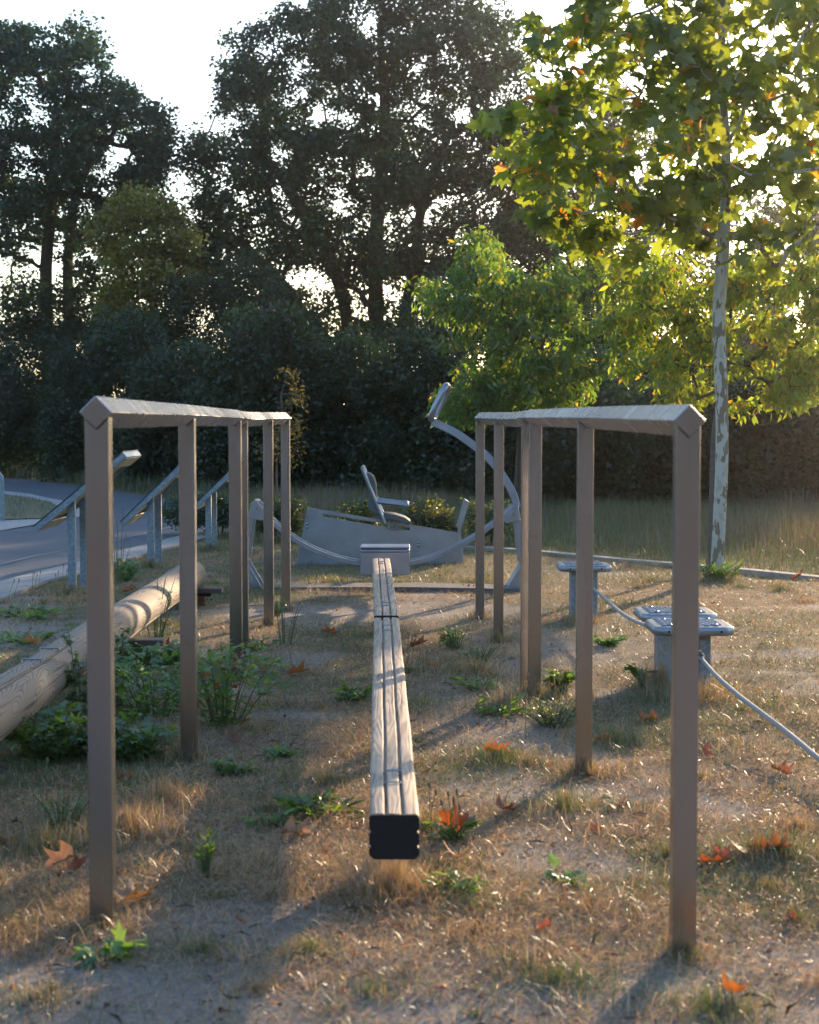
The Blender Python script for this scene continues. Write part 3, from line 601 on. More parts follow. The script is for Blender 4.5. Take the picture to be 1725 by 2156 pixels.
# ------------------------------------------------------------------ seated leg press
YP = 15.6
def pp(cx, cy_, Y=YP): return pt(473.8 + .3967 * cx, 763.3 + .3967 * cy_, Y)
def zz(cx, cy_): return pt(737 + .1709 * cx, 763.3 + .1709 * cy_, YP)
pr = thing('leg_press', 'steel leg press station with a reclined grey seat on a slotted wedge-shaped side panel', 'exercise machine', (pp(800, 1060).x, YP, 0))
A_, B_, C_, D_ = pp(438, 768), pp(1243, 902), pp(1262, 1078), pp(380, 1074)
s0, s1, s2, s3 = pp(520, 802), pp(980, 876), pp(980, 891), pp(520, 818)
for Yo in (-0.03,):
    mb = MB(); O = Vector((0, Yo, 0)); out_ = [A_, B_, C_, D_]; inn = [s0, s1, s2, s3]; th = Vector((0, 0.012, 0)); V = [p_ + O for p_ in out_] + [p_ + O for p_ in inn]; V += [v + th for v in V]
    Fc = []
    for i in range(4):
        j = (i + 1) % 4; Fc += [(i, j, 4 + j, 4 + i), (8 + i, 12 + i, 12 + j, 8 + j), (i, 8 + i, 8 + j, j), (4 + i, 4 + j, 12 + j, 12 + i)]
    mb.add(V, Fc); pn = mb.build('side_panel', M['steel_dull'], pr, bevel=0.003)
    if Yo < 0: front_panel = pn
MB().prism([A_ + Vector((0, -.018, 0)), D_ + Vector((0, -.018, 0)), D_ + Vector((0, .06, 0)), A_ + Vector((0, .06, 0))], (0.008, 0, 0)).build('end_panel', M['steel_dull'], pr)
for (u_, v_) in ((438, 856), (438, 873), (1028, 955), (1028, 970)):
    c_ = pp(u_, v_) + Vector((0, -.03, 0)); MB().ball(c_, 0.016, 10, (1, .6, 1)).build('bolt', M['steel'], front_panel, smooth=True)
for (u_, v_) in ((438, 864), (1028, 962)):
    c_ = pp(u_, v_) + Vector((0, -.033, 0)); MB().prism([c_ + Vector((0.022 * math.cos(a) * 0.8, 0, 0.022 * math.sin(a) + (0.014 if math.sin(a) > 0 else -0.014))) for a in [i * math.pi / 8 for i in range(16)]], (0, .003, 0)).build('bolt_plate', M['galv'], front_panel)
bk = [(205, 1352), (250, 1362), (295, 1400), (322, 1480), (330, 1640), (345, 1760), (375, 1870), (330, 1875), (270, 1835), (228, 1780), (220, 1730), (245, 1660), (258, 1560), (250, 1470), (232, 1400)]
W0, W1 = Vector((0, -0.16, 0)), Vector((0, 0.36, 0))
MB().prism([zz(*q_) + W0 for q_ in bk], W1).build('backrest', M['seatpad'], pr, smooth='auto', bevel=0.012, seg=3)
st = [(280, 1868), (340, 1880), (430, 1845), (560, 1862), (680, 1900), (745, 1945), (735, 1985), (650, 1965), (540, 1930), (400, 1918), (320, 1905)]
MB().prism([zz(*q_) + W0 for q_ in st], W1).build('seat', M['seatpad'], pr, smooth='auto', bevel=0.008, seg=3)
for Yo in (-0.21, 0.25):
    O = Vector((0, Yo, 0))
    MB().tube([zz(160, 1295) + O, zz(215, 1440) + O, zz(310, 1670) + O, zz(435, 1965) + O], 0.0165, 12).build('seat_frame', M['steel_dull'], pr, smooth='auto')
    ar = MB().tube([zz(330, 1702) + O, zz(500, 1722) + O, zz(680, 1745) + O], 0.017, 12).build('armrest', M['steel_dull'], pr, smooth='auto')
    MB().ball(zz(695, 1747) + O, 0.026, 12).build('knob', M['steel_dull'], ar, smooth=True)
MB().tube([zz(160, 1295) + Vector((0, -.21, 0)), zz(160, 1290) + Vector((0, .25, 0))], 0.0165, 12).build('head_bar', M['steel_dull'], pr, smooth='auto')
for u_ in (487, 580):
    MB().tube([zz(u_, 1935) + Vector((0, -.06, 0)), zz(u_ - 5, 2040) + Vector((0, -.06, 0))], 0.012, 10).build('seat_bracket', M['steel_dull'], pr)
MB().tube([zz(450, 2030) + Vector((0, -.06, 0)), zz(600, 2055) + Vector((0, -.06, 0))], 0.008, 10).build('seat_bracket', M['steel_dull'], pr)
MB().tube([zz(450, 1940) + Vector((0, -.06, 0)), zz(600, 1950) + Vector((0, -.06, 0))], 0.008, 10).build('seat_bracket', M['steel_dull'], pr)
# footrest with toothed tread
fr_ = MB(); ff = [(1465, 1712), (1418, 1685)]
for k in range(9):
    t0, t1 = k / 9, (k + 1) / 9; fx = lambda t_, d_: (1412 - 88 * t_ + d_, 1690 + 325 * t_ + d_ * .3)
    ff += [fx(t0 + .02, 0), fx(t0 + .08, -8), fx(t1 - .02, -4)]
ff += [(1322, 2030), (1355, 2058)]
fo = fr_.prism([zz(*q_) + Vector((0, -.13, 0)) for q_ in ff], (0, .34, 0)).build('footrest', M['steel_dull'], pr)
MB().tube([zz(1440, 1760), zz(1350, 2045), zz(1345, 2130), pp(1262, 1075)], 0.016, prof=SQ).build('footrest_stem', M['steel_dull'], pr)

# ------------------------------------------------------------------ balance log
lg = thing('balance_log', 'thick weathered round log lying on spring supports left of the bars', 'log', (-1.56, 9.0, 0))
LY = [3.4, 5.0, 7.0, 9.0, 11.0, 12.15]; LX = [-1.565, -1.565, -1.56, -1.565, -1.56, -1.555]; LR = 0.103; LZ = .205
mb = MB(); V = []; nn_ = 84; k = 150
for i in range(k + 1):
    yy = 3.4 + (12.15 - 3.4) * i / k; rj = LR * (1 + 0.018 * math.sin(yy * 2.3) + 0.01 * math.sin(yy * 5.1)) * (0.93 if i == k else 1)
    for a in range(nn_):
        th = 2 * math.pi * a / nn_; r2 = rj * (1 - (0.10 if a == 75 + int(2.5 * math.sin(yy * .9)) or (a == 70 and 6 < yy < 8.4) or (a == 15 and yy < 7.7) else 0.012 * max(0, math.sin(yy * 1.7 + a * .3))))
        V.append((np.interp(yy, LY, LX) + r2 * math.cos(th), yy + (0.02 if i == k else 0), LZ + r2 * math.sin(th)))
Fc = [(i * nn_ + a, i * nn_ + (a + 1) % nn_, (i + 1) * nn_ + (a + 1) % nn_, (i + 1) * nn_ + a) for i in range(k) for a in range(nn_)] + [tuple(range(nn_)), tuple(k * nn_ + a for a in range(nn_))[::-1]]
mb.add(V, Fc); mb.build('trunk', M['logwood'], lg, smooth='auto')
for yy in (9.15, 12.0):
    MB().box((-1.47, yy, .105), (.30, .13, .035)).build('support_board', M['padwood'], lg, bevel=.006)
    MB().box((-1.50, yy, .075), (.20, .10, .024)).build('rubber_pad', M['rubber'], lg, bevel=.004)
    mb = MB()
    mb.tube([(-1.50 + .055 * math.cos(i * .6), yy + .055 * math.sin(i * .6), -.03 + i * .0022) for i in range(42)], .011, 8); mb.build('spring', M['redrub'], lg, smooth=True)
for yy in (7.0, 7.35):
    mb = MB(); mb.tube([(-1.60, yy, LZ + LR * .9), (-1.60, yy, LZ + LR * 1.03), (-1.52, yy, LZ + LR * 1.03), (-1.52, yy, LZ + LR * .9)], .004, 6); mb.build('staple', M['steel_dull'], lg)

# ------------------------------------------------------------------ information lecterns
def lectern(label, px, py, xb, xt, ztop, zlow, ln=0.70):
    base_ = at(px, py); X0, Y0 = base_.x, base_.y
    t = thing('information_board', label, 'information board', (X0, Y0, 0), 'slanted information boards along the path')
    for dy in (0.03, 0.50):
        zt = zlow + (ztop - zlow) * (X0 - xb) / (xt - xb) - 0.02
        MB().box((X0, Y0 + dy, (zt - .1) / 2 - 0.0), (.058, .05, zt + .1)).build('leg', M['galv'], t, bevel=.003)
    d_ = Vector((xt - xb, 0, ztop - zlow)); L_ = d_.length; d_.normalize(); nrm = Vector((-d_.z, 0, d_.x))     # normal faces the path (-X, up)
    lo = Vector((xb, Y0 - 0.09, zlow)); yv = Vector((0, 1, 0))
    def slab(a0, a1, b0, b1, c0_, c1_, name, mt, par=t, bv=0.0):
        P0 = lo + d_ * a0 + yv * b0 + nrm * c0_
        return MB().prism([P0, P0 + d_ * (a1 - a0), P0 + d_ * (a1 - a0) + yv * (b1 - b0), P0 + yv * (b1 - b0)], nrm * (c1_ - c0_)).build(name, mt, par, bevel=bv)
    slab(0, L_, 0, .012, -.045, 0, 'side_rail', M['galv'], bv=.002); slab(0, L_, ln - .012, ln, -.045, 0, 'side_rail', M['galv'], bv=.002)
    slab(0, .012, .012, ln - .012, -.045, 0, 'end_rail', M['galv']); slab(L_ - .012, L_, .012, ln - .012, -.045, 0, 'end_rail', M['galv'])
    slab(.012, L_ - .012, .012, ln - .012, -.016, -.004, 'backing_panel', M['pane'])
    slab(.012, .12, .012, ln - .012, -.05, -.0395, 'stiffener', M['pane']); slab(L_ - .12, L_ - .012, .012, ln - .012, -.05, -.0395, 'stiffener', M['pane'])
    slab(-.004, L_ + .004, -.004, ln + .004, .001, .008, 'display_panel', M['signface'])
    return t
lectern('nearest slanted information board, largest in view, behind the first post of the left bar', 151, 1255, pt(75, 1110, 12.6).x, pt(262, 952, 12.6).x, pt(262, 952, 12.6).z, pt(75, 1108, 12.6).z)
lectern('middle slanted information board, seen between the first two posts of the left bar', 317, 1195, pt(257, 1100, 15.1).x, pt(378, 980, 15.1).x, pt(378, 980, 15.1).z, pt(257, 1098, 15.1).z)
lectern('farthest slanted information board, partly hidden behind the second and third posts', 439, 1160, pt(408, 1068, 17.1).x, pt(487, 990, 17.1).x, pt(487, 990, 17.1).z, pt(408, 1066, 17.1).z)

# ------------------------------------------------------------------ bent tube rail at far left
b0 = at(5, 1100); tr = thing('tube_rail', 'galvanised hoop rail standing in the white gravel at the far left', 'hoop rail', tuple(b0))
zt = pt(5, 992, b0.y).z; r_ = .12; L0 = [(b0.x, b0.y, -.1), (b0.x, b0.y, zt - r_)] + [(b0.x - r_ + r_ * math.cos(a), b0.y, zt - r_ + r_ * math.sin(a)) for a in (.4, .8, 1.2, 1.57)] + [(b0.x - .6, b0.y, zt)] + \
    [(b0.x - .7 - r_ * math.sin(a), b0.y, zt - r_ + r_ * math.cos(a)) for a in (0, .4, .8, 1.2, 1.57)] + [(b0.x - .7 - r_, b0.y, -.1)]
MB().tube(L0, .030, 12).build('hoop', M['galv'], tr, smooth='auto')

# ------------------------------------------------------------------ stepping platforms
def stepper(label, X, Y, zt, s, cols):
    t = thing('stepping_platform', label, 'stepping platform', (X, Y, 0), 'square metal stepping platforms on short columns')
    h = s / 2; th = .042
    rim = []; mb = MB(); k = .045
    # rounded rim slab with cut corners
    o_ = [(-h + k, -h), (h - k, -h), (h, -h + k), (h, h - k), (h - k, h), (-h + k, h), (-h, h - k), (-h, -h + k)]
    tp = mb.prism([(X + a, Y + b_, zt - th) for a, b_ in o_], (0, 0, th)).build('plate', M['steel_dull'], t, bevel=.014, seg=4); tp.data.polygons.foreach_set('use_smooth', [True] * len(tp.data.polygons)); tp.data.set_sharp_from_angle(angle=math.radians(60))
    gr = MB(); nrow = 9; ncol = 7; i_ = h - .045
    for r in range(nrow):
        for c in range(ncol):
            gr.box((X - i_ + (c + .5 + (0.25 if r % 2 else -0.25)) * 2 * i_ / ncol * .96, Y - i_ + (r + .5) * 2 * i_ / nrow, zt + .0025), (2 * i_ / ncol * .62, .014, .009))
    g_ = gr.build('tread', M['steel_dull'], t, bevel=.003)
    tag(g_, kind=None)
    for sx in (-1, 1):
        for sy in (-1, 1): MB().ball((X + sx * (h - .085), Y + sy * (h - .085), zt + .004), .013, 10, (1, 1, .6)).build('bolt', M['steel'], t, smooth=True)
        c_ = (X + sx * (h - .07), Y - h + .001, zt - th / 2); MB().tube([c_, (c_[0], c_[1] - .003, c_[2])], .006, 8).build('hole_plug', M['rubber'], t)
    # column of folded sheet: an open profile with two ribs
    w_ = cols / 2
    for q_ in ((-w_ + .028, 'column_flange'), (w_ - .028, 'column_flange')):
        MB().box((X + q_[0], Y, (zt - th - .12) / 2), (.056, .15, zt - th + .12 - .001)).build('column', M['galv'], t, bevel=.006)
    MB().box((X, Y + .03, (zt - th - .12) / 2), (cols - .113, .05, zt - th + .12 - .002)).build('column_web', M['galv'], t, bevel=.003)
    return t
S1 = stepper('farthest square stepping platform, standing alone near the kerb', 1.150, 11.25, .355, .345, .175)
S2 = stepper('middle square stepping platform, its plate partly hidden behind the nearest one', 1.345, 8.62, .335, .385, .185)
S3 = stepper('nearest square stepping platform with its bolted tread plate', 1.335, 8.12, .330, .385, .190)
def rope(label, pts):
    P = smooth_line(pts, 12); t = thing('rope', label, 'rope', tuple(P[0]), 'grey ropes between the stepping platforms')
    MB().tube(P, .0100, 10).build('strand', M['rope'], t, smooth=True)
    mb = MB(); mb.tube([P[0] + Vector((-.02, 0, .03)), P[0] + Vector((0, 0, .03)), P[0] + Vector((.012, 0, .012)), P[0]], .006, 6); mb.ball(P[0], .017, 8); mb.ball(P[0] + Vector((-.01, -.01, .035)), .010, 8)
    mb.build('shackle', M['steel'], t, smooth=True)
rope('slack grey rope hanging between the far and middle stepping platforms', [pt(1247, 1237, 11.2), pt(1274, 1260, 10.6), pt(1306.6, 1288.6, 9.95), pt(1339, 1308, 9.4), pt(1378, 1322.7, 8.76)])
rope('grey rope running from the nearest stepping platform out past the right edge', [pt(1476, 1386, 7.98), pt(1511, 1425, 7.55), pt(1554, 1463, 7.2), pt(1608, 1504, 6.8), pt(1662, 1545, 6.5), pt(1725, 1597, 6.1), Vector((1.50, 5.3, .06)), Vector((1.53, 4.4, .012)), Vector((1.50, 3.6, .010))])

# ------------------------------------------------------------------ trees
def crown(name, label, cat, poly, Y, thick, nclump, cr, nleaf, lsize, cA, cB, trunks, mat, bark, tpl=LEAF_DIAMOND, droop=0.3, flat=0.4, seed=0, wl=0.7, group=None, bend=0.15, tr=0.16, ymin_z=None, holes=None, radpow=0.42, twig=0.006, spots=None, grad=None, flatz=0.75, sparse=None):
    """poly and trunks are given as picture outlines; the crown is filled in depth round the distance Y"""
    rng = np.random.default_rng(seed)
    xs = [p_[0] for p_ in poly]; ys = [p_[1] for p_ in poly]; C_ = []; tries = 0; mind = cr * 0.75 * F / Y
    ccx = (min(xs) + max(xs)) / 2; hwx = (max(xs) - min(xs)) / 2; ccy = (min(ys) + max(ys)) / 2; hwy = (max(ys) - min(ys)) / 2
    while len(C_) < nclump and tries < nclump * 60:
        tries += 1
        x = rng.uniform(min(xs), max(xs)); y = rng.uniform(min(ys), max(ys))
        if not bool(inpoly(np.array(x), np.array(y), poly)): continue
        if holes is not None and N3.fbm(np.array(x / holes[0] + seed), np.array(y / holes[0]), 3) > holes[1] and rng.random() < holes[2]: continue
        if sparse and rng.random() < sparse(x, y): continue
        e_ = math.sqrt(max(0.12, 1 - ((x - ccx) / hwx) ** 2 * .8 - ((y - ccy) / hwy) ** 2 * .5))
        P_ = pt(x, y, Y + rng.uniform(-1, 1) * thick * e_)
        if P_.z < 0.15: P_.z = 0.15 + rng.random() * .3
        C_.append(P_)
    root = thing(name, label, cat, tuple(Vector((trunks[0][0][0], trunks[0][0][1], 0)) if len(trunks[0][0]) == 3 else at(*trunks[0][0])), group)
    # trunk polylines (world points)
    nodes = []; par = []; isT = []
    for tl in trunks:
        prev = -1
        for q_ in smooth_line(tl, 4):
            nodes.append(q_); par.append(prev); isT.append(True); prev = len(nodes) - 1
    NP = np.array([tuple(q_) for q_ in nodes]); C_.sort(key=lambda c_: np.min(np.linalg.norm(NP - np.array(c_), axis=1)))
    NPl = [tuple(q_) for q_ in nodes]
    buf = np.zeros((len(NPl) + 3 * len(C_) + 5, 3)); buf[:len(NPl)] = NPl; cnt = len(NPl)
    for c_ in C_:
        c_ = np.array(c_); d = c_ - buf[:cnt]; dist = np.linalg.norm(d, axis=1)
        cost = dist * (1 + np.where(d[:, 2] < 0, -d[:, 2] / (dist + 1e-6) * 0.9, 0)); j = int(np.argmin(cost)); p0 = buf[j].copy(); l = dist[j]
        pr_ = j
        if l > cr * 0.6:
            for f in (0.35, 0.7):
                mid = p0 + (c_ - p0) * f + rng.normal(0, bend * l * 0.35, 3) + np.array([0, 0, -0.08 * l * math.sin(f * 3.14)])
                buf[cnt] = mid; par.append(pr_); pr_ = cnt; cnt += 1; isT.append(False)
        buf[cnt] = c_; par.append(pr_); cnt += 1; isT.append(False)
    wgt = np.ones(cnt)
    for i in range(cnt - 1, -1, -1):
        if par[i] >= 0: wgt[par[i]] += wgt[i]
    Rr = twig * wgt ** radpow; mxr = Rr[:len(nodes)].max() + 1e-9
    rmax = tr; Rr = np.minimum(Rr * (rmax / mxr if mxr > 0 else 1), rmax); Rr = np.maximum(Rr, twig * 0.8)
    # segments as 5-sided frusta
    idx = np.array([i for i in range(cnt) if par[i] >= 0]); pa = np.array([par[i] for i in idx]); A0 = buf[pa]; B0 = buf[idx]; R0 = Rr[pa].copy(); R1 = Rr[idx].copy()
    R0 = np.where([isT[i] for i in idx], R0, np.minimum(R0, R1 * 1.6 + twig))
    D = unit(B0 - A0); ref = np.where(np.abs(D[:, 2:3]) < .9, np.array([[0, 0, 1.0]]), np.array([[0, 1.0, 0]])); U = unit(np.cross(D, ref)); W_ = np.cross(D, U); ns = 7
    an = np.arange(ns) * 2 * math.pi / ns; ring = U[:, None, :] * np.cos(an)[None, :, None] + W_[:, None, :] * np.sin(an)[None, :, None]
    A1 = A0 - D * (R0 * 0.2)[:, None]; V = np.concatenate([A1[:, None, :] + ring * R0[:, None, None], B0[:, None, :] + ring * R1[:, None, None]], 1).reshape(-1, 3)
    fi = np.array([[a, (a + 1) % ns, ns + (a + 1) % ns, ns + a] for a in range(ns)]).ravel(); k = len(idx)
    np_mesh('trunk', V, (np.arange(k)[:, None] * 2 * ns + fi[None, :]).ravel(), np.full(k * ns, 4), bark, root, None, True)
    # leaves
    nc = len(C_); ci = np.repeat(np.arange(nc), nleaf); CA = np.array([tuple(c_) for c_ in C_]); scl = (0.7 + 0.6 * rng.random(nc))[ci]
    off = rng.normal(size=(len(ci), 3)); off = unit(off) * (rng.random((len(ci), 1)) ** 0.45) * cr * scl[:, None]; off[:, 2] *= flatz; P = CA[ci] + off
    # some leaves along the twigs
    A, B, Nn = leaf_axes(len(P), rng, droop, flat); L = lsize * (0.65 + 0.7 * rng.random(len(P)))
    V, ix, sz, kk = place_template(P, A, B, Nn, L, L * wl, tpl)
    tone = (0.75 + 0.5 * rng.random(nc))[ci][:, None]; mixv = np.clip(rng.random(len(P)) * 0.8 + (rng.random(nc)[ci] - .5) * 0.7, 0, 1)[:, None]
    cl = (np.array(cA) * (1 - mixv) + np.array(cB) * mixv) * tone
    if spots:
        s_ = rng.random(len(P)) < spots[0]; cl[s_] = np.array(spots[1]) * (0.6 + .8 * rng.random((s_.sum(), 1)))
    np_mesh('crown', V, ix, sz, mat, root, np.repeat(cl, kk, axis=0))
    return root
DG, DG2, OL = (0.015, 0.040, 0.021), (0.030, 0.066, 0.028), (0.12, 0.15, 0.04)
GT = 'tall trees of the wood'
# broad oak-like tree, centre
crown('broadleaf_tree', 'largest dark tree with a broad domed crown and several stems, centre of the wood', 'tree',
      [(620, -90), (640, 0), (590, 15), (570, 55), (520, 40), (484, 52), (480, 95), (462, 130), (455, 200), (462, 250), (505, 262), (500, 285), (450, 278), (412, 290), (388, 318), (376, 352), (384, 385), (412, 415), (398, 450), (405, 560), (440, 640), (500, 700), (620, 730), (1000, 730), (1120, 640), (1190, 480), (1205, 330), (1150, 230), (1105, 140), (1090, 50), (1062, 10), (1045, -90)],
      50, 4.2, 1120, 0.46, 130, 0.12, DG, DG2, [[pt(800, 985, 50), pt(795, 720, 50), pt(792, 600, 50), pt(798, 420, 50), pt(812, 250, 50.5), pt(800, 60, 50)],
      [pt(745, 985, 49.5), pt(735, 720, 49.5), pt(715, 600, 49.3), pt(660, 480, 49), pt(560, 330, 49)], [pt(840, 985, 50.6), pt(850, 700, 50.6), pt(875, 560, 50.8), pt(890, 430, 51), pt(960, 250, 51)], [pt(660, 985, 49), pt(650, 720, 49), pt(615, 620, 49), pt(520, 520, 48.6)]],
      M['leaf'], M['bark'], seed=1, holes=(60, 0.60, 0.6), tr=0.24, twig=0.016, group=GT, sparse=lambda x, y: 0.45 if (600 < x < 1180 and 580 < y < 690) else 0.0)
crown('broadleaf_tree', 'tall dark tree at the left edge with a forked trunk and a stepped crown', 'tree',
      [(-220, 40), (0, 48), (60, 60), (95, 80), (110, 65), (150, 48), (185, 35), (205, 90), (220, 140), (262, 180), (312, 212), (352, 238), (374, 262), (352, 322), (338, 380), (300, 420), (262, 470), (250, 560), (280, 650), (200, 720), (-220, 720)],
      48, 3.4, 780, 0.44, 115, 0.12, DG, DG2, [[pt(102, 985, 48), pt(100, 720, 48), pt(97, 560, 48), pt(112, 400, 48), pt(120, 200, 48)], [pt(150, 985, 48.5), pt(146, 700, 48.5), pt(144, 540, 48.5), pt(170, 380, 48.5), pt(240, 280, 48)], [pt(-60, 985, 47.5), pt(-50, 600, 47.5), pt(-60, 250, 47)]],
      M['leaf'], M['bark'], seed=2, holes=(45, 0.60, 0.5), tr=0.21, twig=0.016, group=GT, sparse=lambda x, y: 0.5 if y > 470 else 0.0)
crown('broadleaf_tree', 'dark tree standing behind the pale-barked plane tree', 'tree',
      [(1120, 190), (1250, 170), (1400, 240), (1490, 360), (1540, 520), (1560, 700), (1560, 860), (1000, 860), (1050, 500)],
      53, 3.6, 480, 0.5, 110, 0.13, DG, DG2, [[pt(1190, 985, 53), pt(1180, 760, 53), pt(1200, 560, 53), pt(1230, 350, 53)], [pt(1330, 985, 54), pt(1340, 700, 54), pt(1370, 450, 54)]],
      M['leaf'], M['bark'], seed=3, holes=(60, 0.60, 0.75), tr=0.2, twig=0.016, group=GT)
crown('broadleaf_tree', 'smaller yellow-green tree between the two tallest trees, sunlit yellow put into its leaf colour', 'tree',
      [(190, 480), (232, 425), (290, 392), (350, 415), (392, 465), (420, 560), (400, 680), (360, 800), (200, 800), (215, 640), (230, 560)],
      43, 1.8, 260, 0.40, 120, 0.10, (0.15,0.15,0.035), (0.27, 0.23, 0.05), [[pt(325, 985, 43), pt(330, 800, 43), pt(322, 640, 43), pt(305, 500, 43)]],  # the sunlit yellow is put into the leaf colours
      M['leaf'], M['bark'], seed=4, holes=(50, 0.62, 0.6), tr=0.12, twig=0.012, group=GT)
crown('broadleaf_tree', 'dim tree at the right edge of the wood, its crown raised to shade the path', 'tree',
      [(1440, 600), (1460, 470), (1560, 390), (1680, 400), (1760, 480), (1800, 640), (2000, 760), (2050, 960), (1480, 960)],  # outline raised behind the plane crown so it shades the path
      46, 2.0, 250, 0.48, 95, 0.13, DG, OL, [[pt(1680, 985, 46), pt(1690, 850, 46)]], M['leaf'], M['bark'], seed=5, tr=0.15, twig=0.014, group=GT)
# undergrowth shrubs along the wood edge
GS = 'shrubs along the edge of the wood'
shr = [(-130, 44, 640, 1040, 330, 'dark shrub at the left end of the wood edge, above the hoop rail'), (80, 41, 710, 1010, 260, 'low dark shrub above the far path, under the forked tree'), (250, 37.5, 655, 1020, 240, 'dark shrub behind the nearest information board'),
       (400, 34, 725, 1040, 250, 'dark shrub behind the middle information board'), (560, 31, 655, 1060, 260, 'dark shrub behind the far end of the left bar'), (730, 31, 715, 1075, 260, 'dark shrub above the seat of the leg press'),
       (900, 30, 690, 1085, 250, 'dark shrub behind the loop handle'), (1060, 28.5, 790, 1090, 250, 'dark shrub behind the far end of the right bar'), (1230, 27.5, 750, 1090, 250, 'dark shrub between the second and third posts of the right bar'),
       (1400, 26.5, 815, 1092, 250, 'dark shrub under the bright cherry foliage, left of the plane trunk'), (1590, 26, 770, 1095, 260, 'dark shrub right of the plane trunk'), (1790, 26, 740, 1100, 300, 'dark shrub at the right end of the wood edge'),
       (480, 42, 530, 980, 300, 'taller dark shrub under the left boughs of the largest tree'), (640, 43, 655, 980, 260, 'taller dark shrub at the foot of the largest tree'), (960, 41, 575, 980, 320, 'taller dark shrub right of the stems of the largest tree'),
       (160, 47, 600, 985, 300, 'taller dark shrub behind the path under the forked tree'), (1250, 38, 650, 985, 320, 'taller dark shrub behind the left cherry tree'), (1550, 38, 690, 985, 300, 'taller dark shrub behind the right cherry tree')]
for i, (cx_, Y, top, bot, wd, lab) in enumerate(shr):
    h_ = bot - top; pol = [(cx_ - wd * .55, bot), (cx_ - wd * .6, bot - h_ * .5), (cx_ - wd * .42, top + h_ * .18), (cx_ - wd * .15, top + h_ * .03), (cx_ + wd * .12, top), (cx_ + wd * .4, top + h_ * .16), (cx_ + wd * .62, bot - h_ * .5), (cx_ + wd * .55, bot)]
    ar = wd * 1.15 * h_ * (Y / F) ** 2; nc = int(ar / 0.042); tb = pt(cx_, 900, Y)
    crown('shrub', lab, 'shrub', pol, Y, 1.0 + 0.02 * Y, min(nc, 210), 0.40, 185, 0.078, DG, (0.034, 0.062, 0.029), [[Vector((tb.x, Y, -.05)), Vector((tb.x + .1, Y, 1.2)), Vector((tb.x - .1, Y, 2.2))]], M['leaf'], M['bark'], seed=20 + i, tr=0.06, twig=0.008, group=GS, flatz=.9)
# plane tree
crown('plane_tree', 'young plane tree with pale patchy bark and large bright maple-like leaves', 'tree',
      [(1180, -330), (1225, -20), (1212, 50), (1190, 25), (1118, 62), (1108, 95), (1140, 150), (1190, 150), (1135, 190), (1175, 235), (1075, 215), (1055, 255), (1035, 300), (1040, 385), (1060, 440), (1120, 450), (1190, 475), (1235, 540), (1300, 565), (1400, 545), (1490, 520), (1560, 540), (1620, 585), (1720, 575), (2000, 560), (2200, 200), (2150, -330)],
      14.3, 1.35, 520, 0.19, 13, 0.128, (0.11, 0.17, 0.045), (0.20, 0.24, 0.06), [[Vector((at(1513, 1217).x, 14.2, -.05)), pt(1515, 1100, 14.2), pt(1521, 950, 14.2), pt(1519, 800, 14.2), pt(1514, 680, 14.2), pt(1522, 540, 14.2), pt(1530, 350, 14.25), pt(1520, 100, 14.3), pt(1530, -200, 14.3)]],
      M['planeleaf'], M['planebark'], LEAF_LOBED, droop=0.5, flat=0.35, seed=6, wl=0.95, tr=0.055, twig=0.0045, spots=(0.035, (0.45, 0.20, 0.04)), bend=.12, sparse=lambda x, y: 0.25 if y < 120 else 0.0)
# cherries
ch = dict(mat=M['cherryleaf'], bark=M['cherrybark'], tpl=LEAF_OVAL, droop=1.1, flat=0.2, wl=0.38)
crown('cherry_tree', 'light green cherry tree whose crown hangs above the far end of the right bar', 'tree',
      [(868, 590), (905, 590), (950, 600), (945, 500), (965, 520), (1000, 485), (1035, 510), (1060, 560), (1110, 600), (1150, 560), (1165, 500), (1205, 470), (1280, 530), (1360, 600), (1400, 700), (1380, 770), (1310, 760), (1240, 790), (1235, 850), (1100, 845), (1040, 870), (940, 890), (912, 850), (975, 800), (945, 750), (950, 690), (905, 640)],
      21.5, 1.7, 420, 0.20, 36, 0.105, (0.075, 0.145, 0.05), (0.14, 0.20, 0.06), [[at(1088, 1095), pt(1096, 950, 22.3), pt(1105, 850, 22), pt(1140, 740, 21.6), pt(1150, 620, 21.5)]],
      M['cherryleaf'], M['cherrybark'], LEAF_OVAL, droop=1.1, flat=0.2, seed=7, wl=0.38, tr=0.055, twig=0.005, spots=(0.07, (0.34, 0.26, 0.07)), group='cherry trees behind the bars', holes=(38, .50, .88))
crown('cherry_tree', 'yellow-green cherry tree with a thin brown trunk close behind the plane tree', 'tree',
      [(1290, 560), (1340, 545), (1450, 545), (1600, 535), (1780, 550), (1800, 640), (1790, 760), (1725, 830), (1660, 850), (1610, 890), (1560, 890), (1500, 820), (1440, 850), (1360, 800), (1300, 800), (1330, 700), (1260, 680)],
      16.4, 1.3, 330, 0.17, 32, 0.085, (0.12, 0.19, 0.045), (0.22, 0.25, 0.055), [[at(1498, 1197), pt(1501, 1050, 15.2), pt(1507, 900, 15.4), pt(1530, 760, 15.8), pt(1540, 640, 16)]],
      M['cherryleaf'], M['cherrybark'], LEAF_OVAL, droop=1.1, flat=0.2, seed=8, wl=0.38, tr=0.033, twig=0.004, spots=(0.08, (0.40, 0.27, 0.06)), group='cherry trees behind the bars', holes=(42, .50, .88))
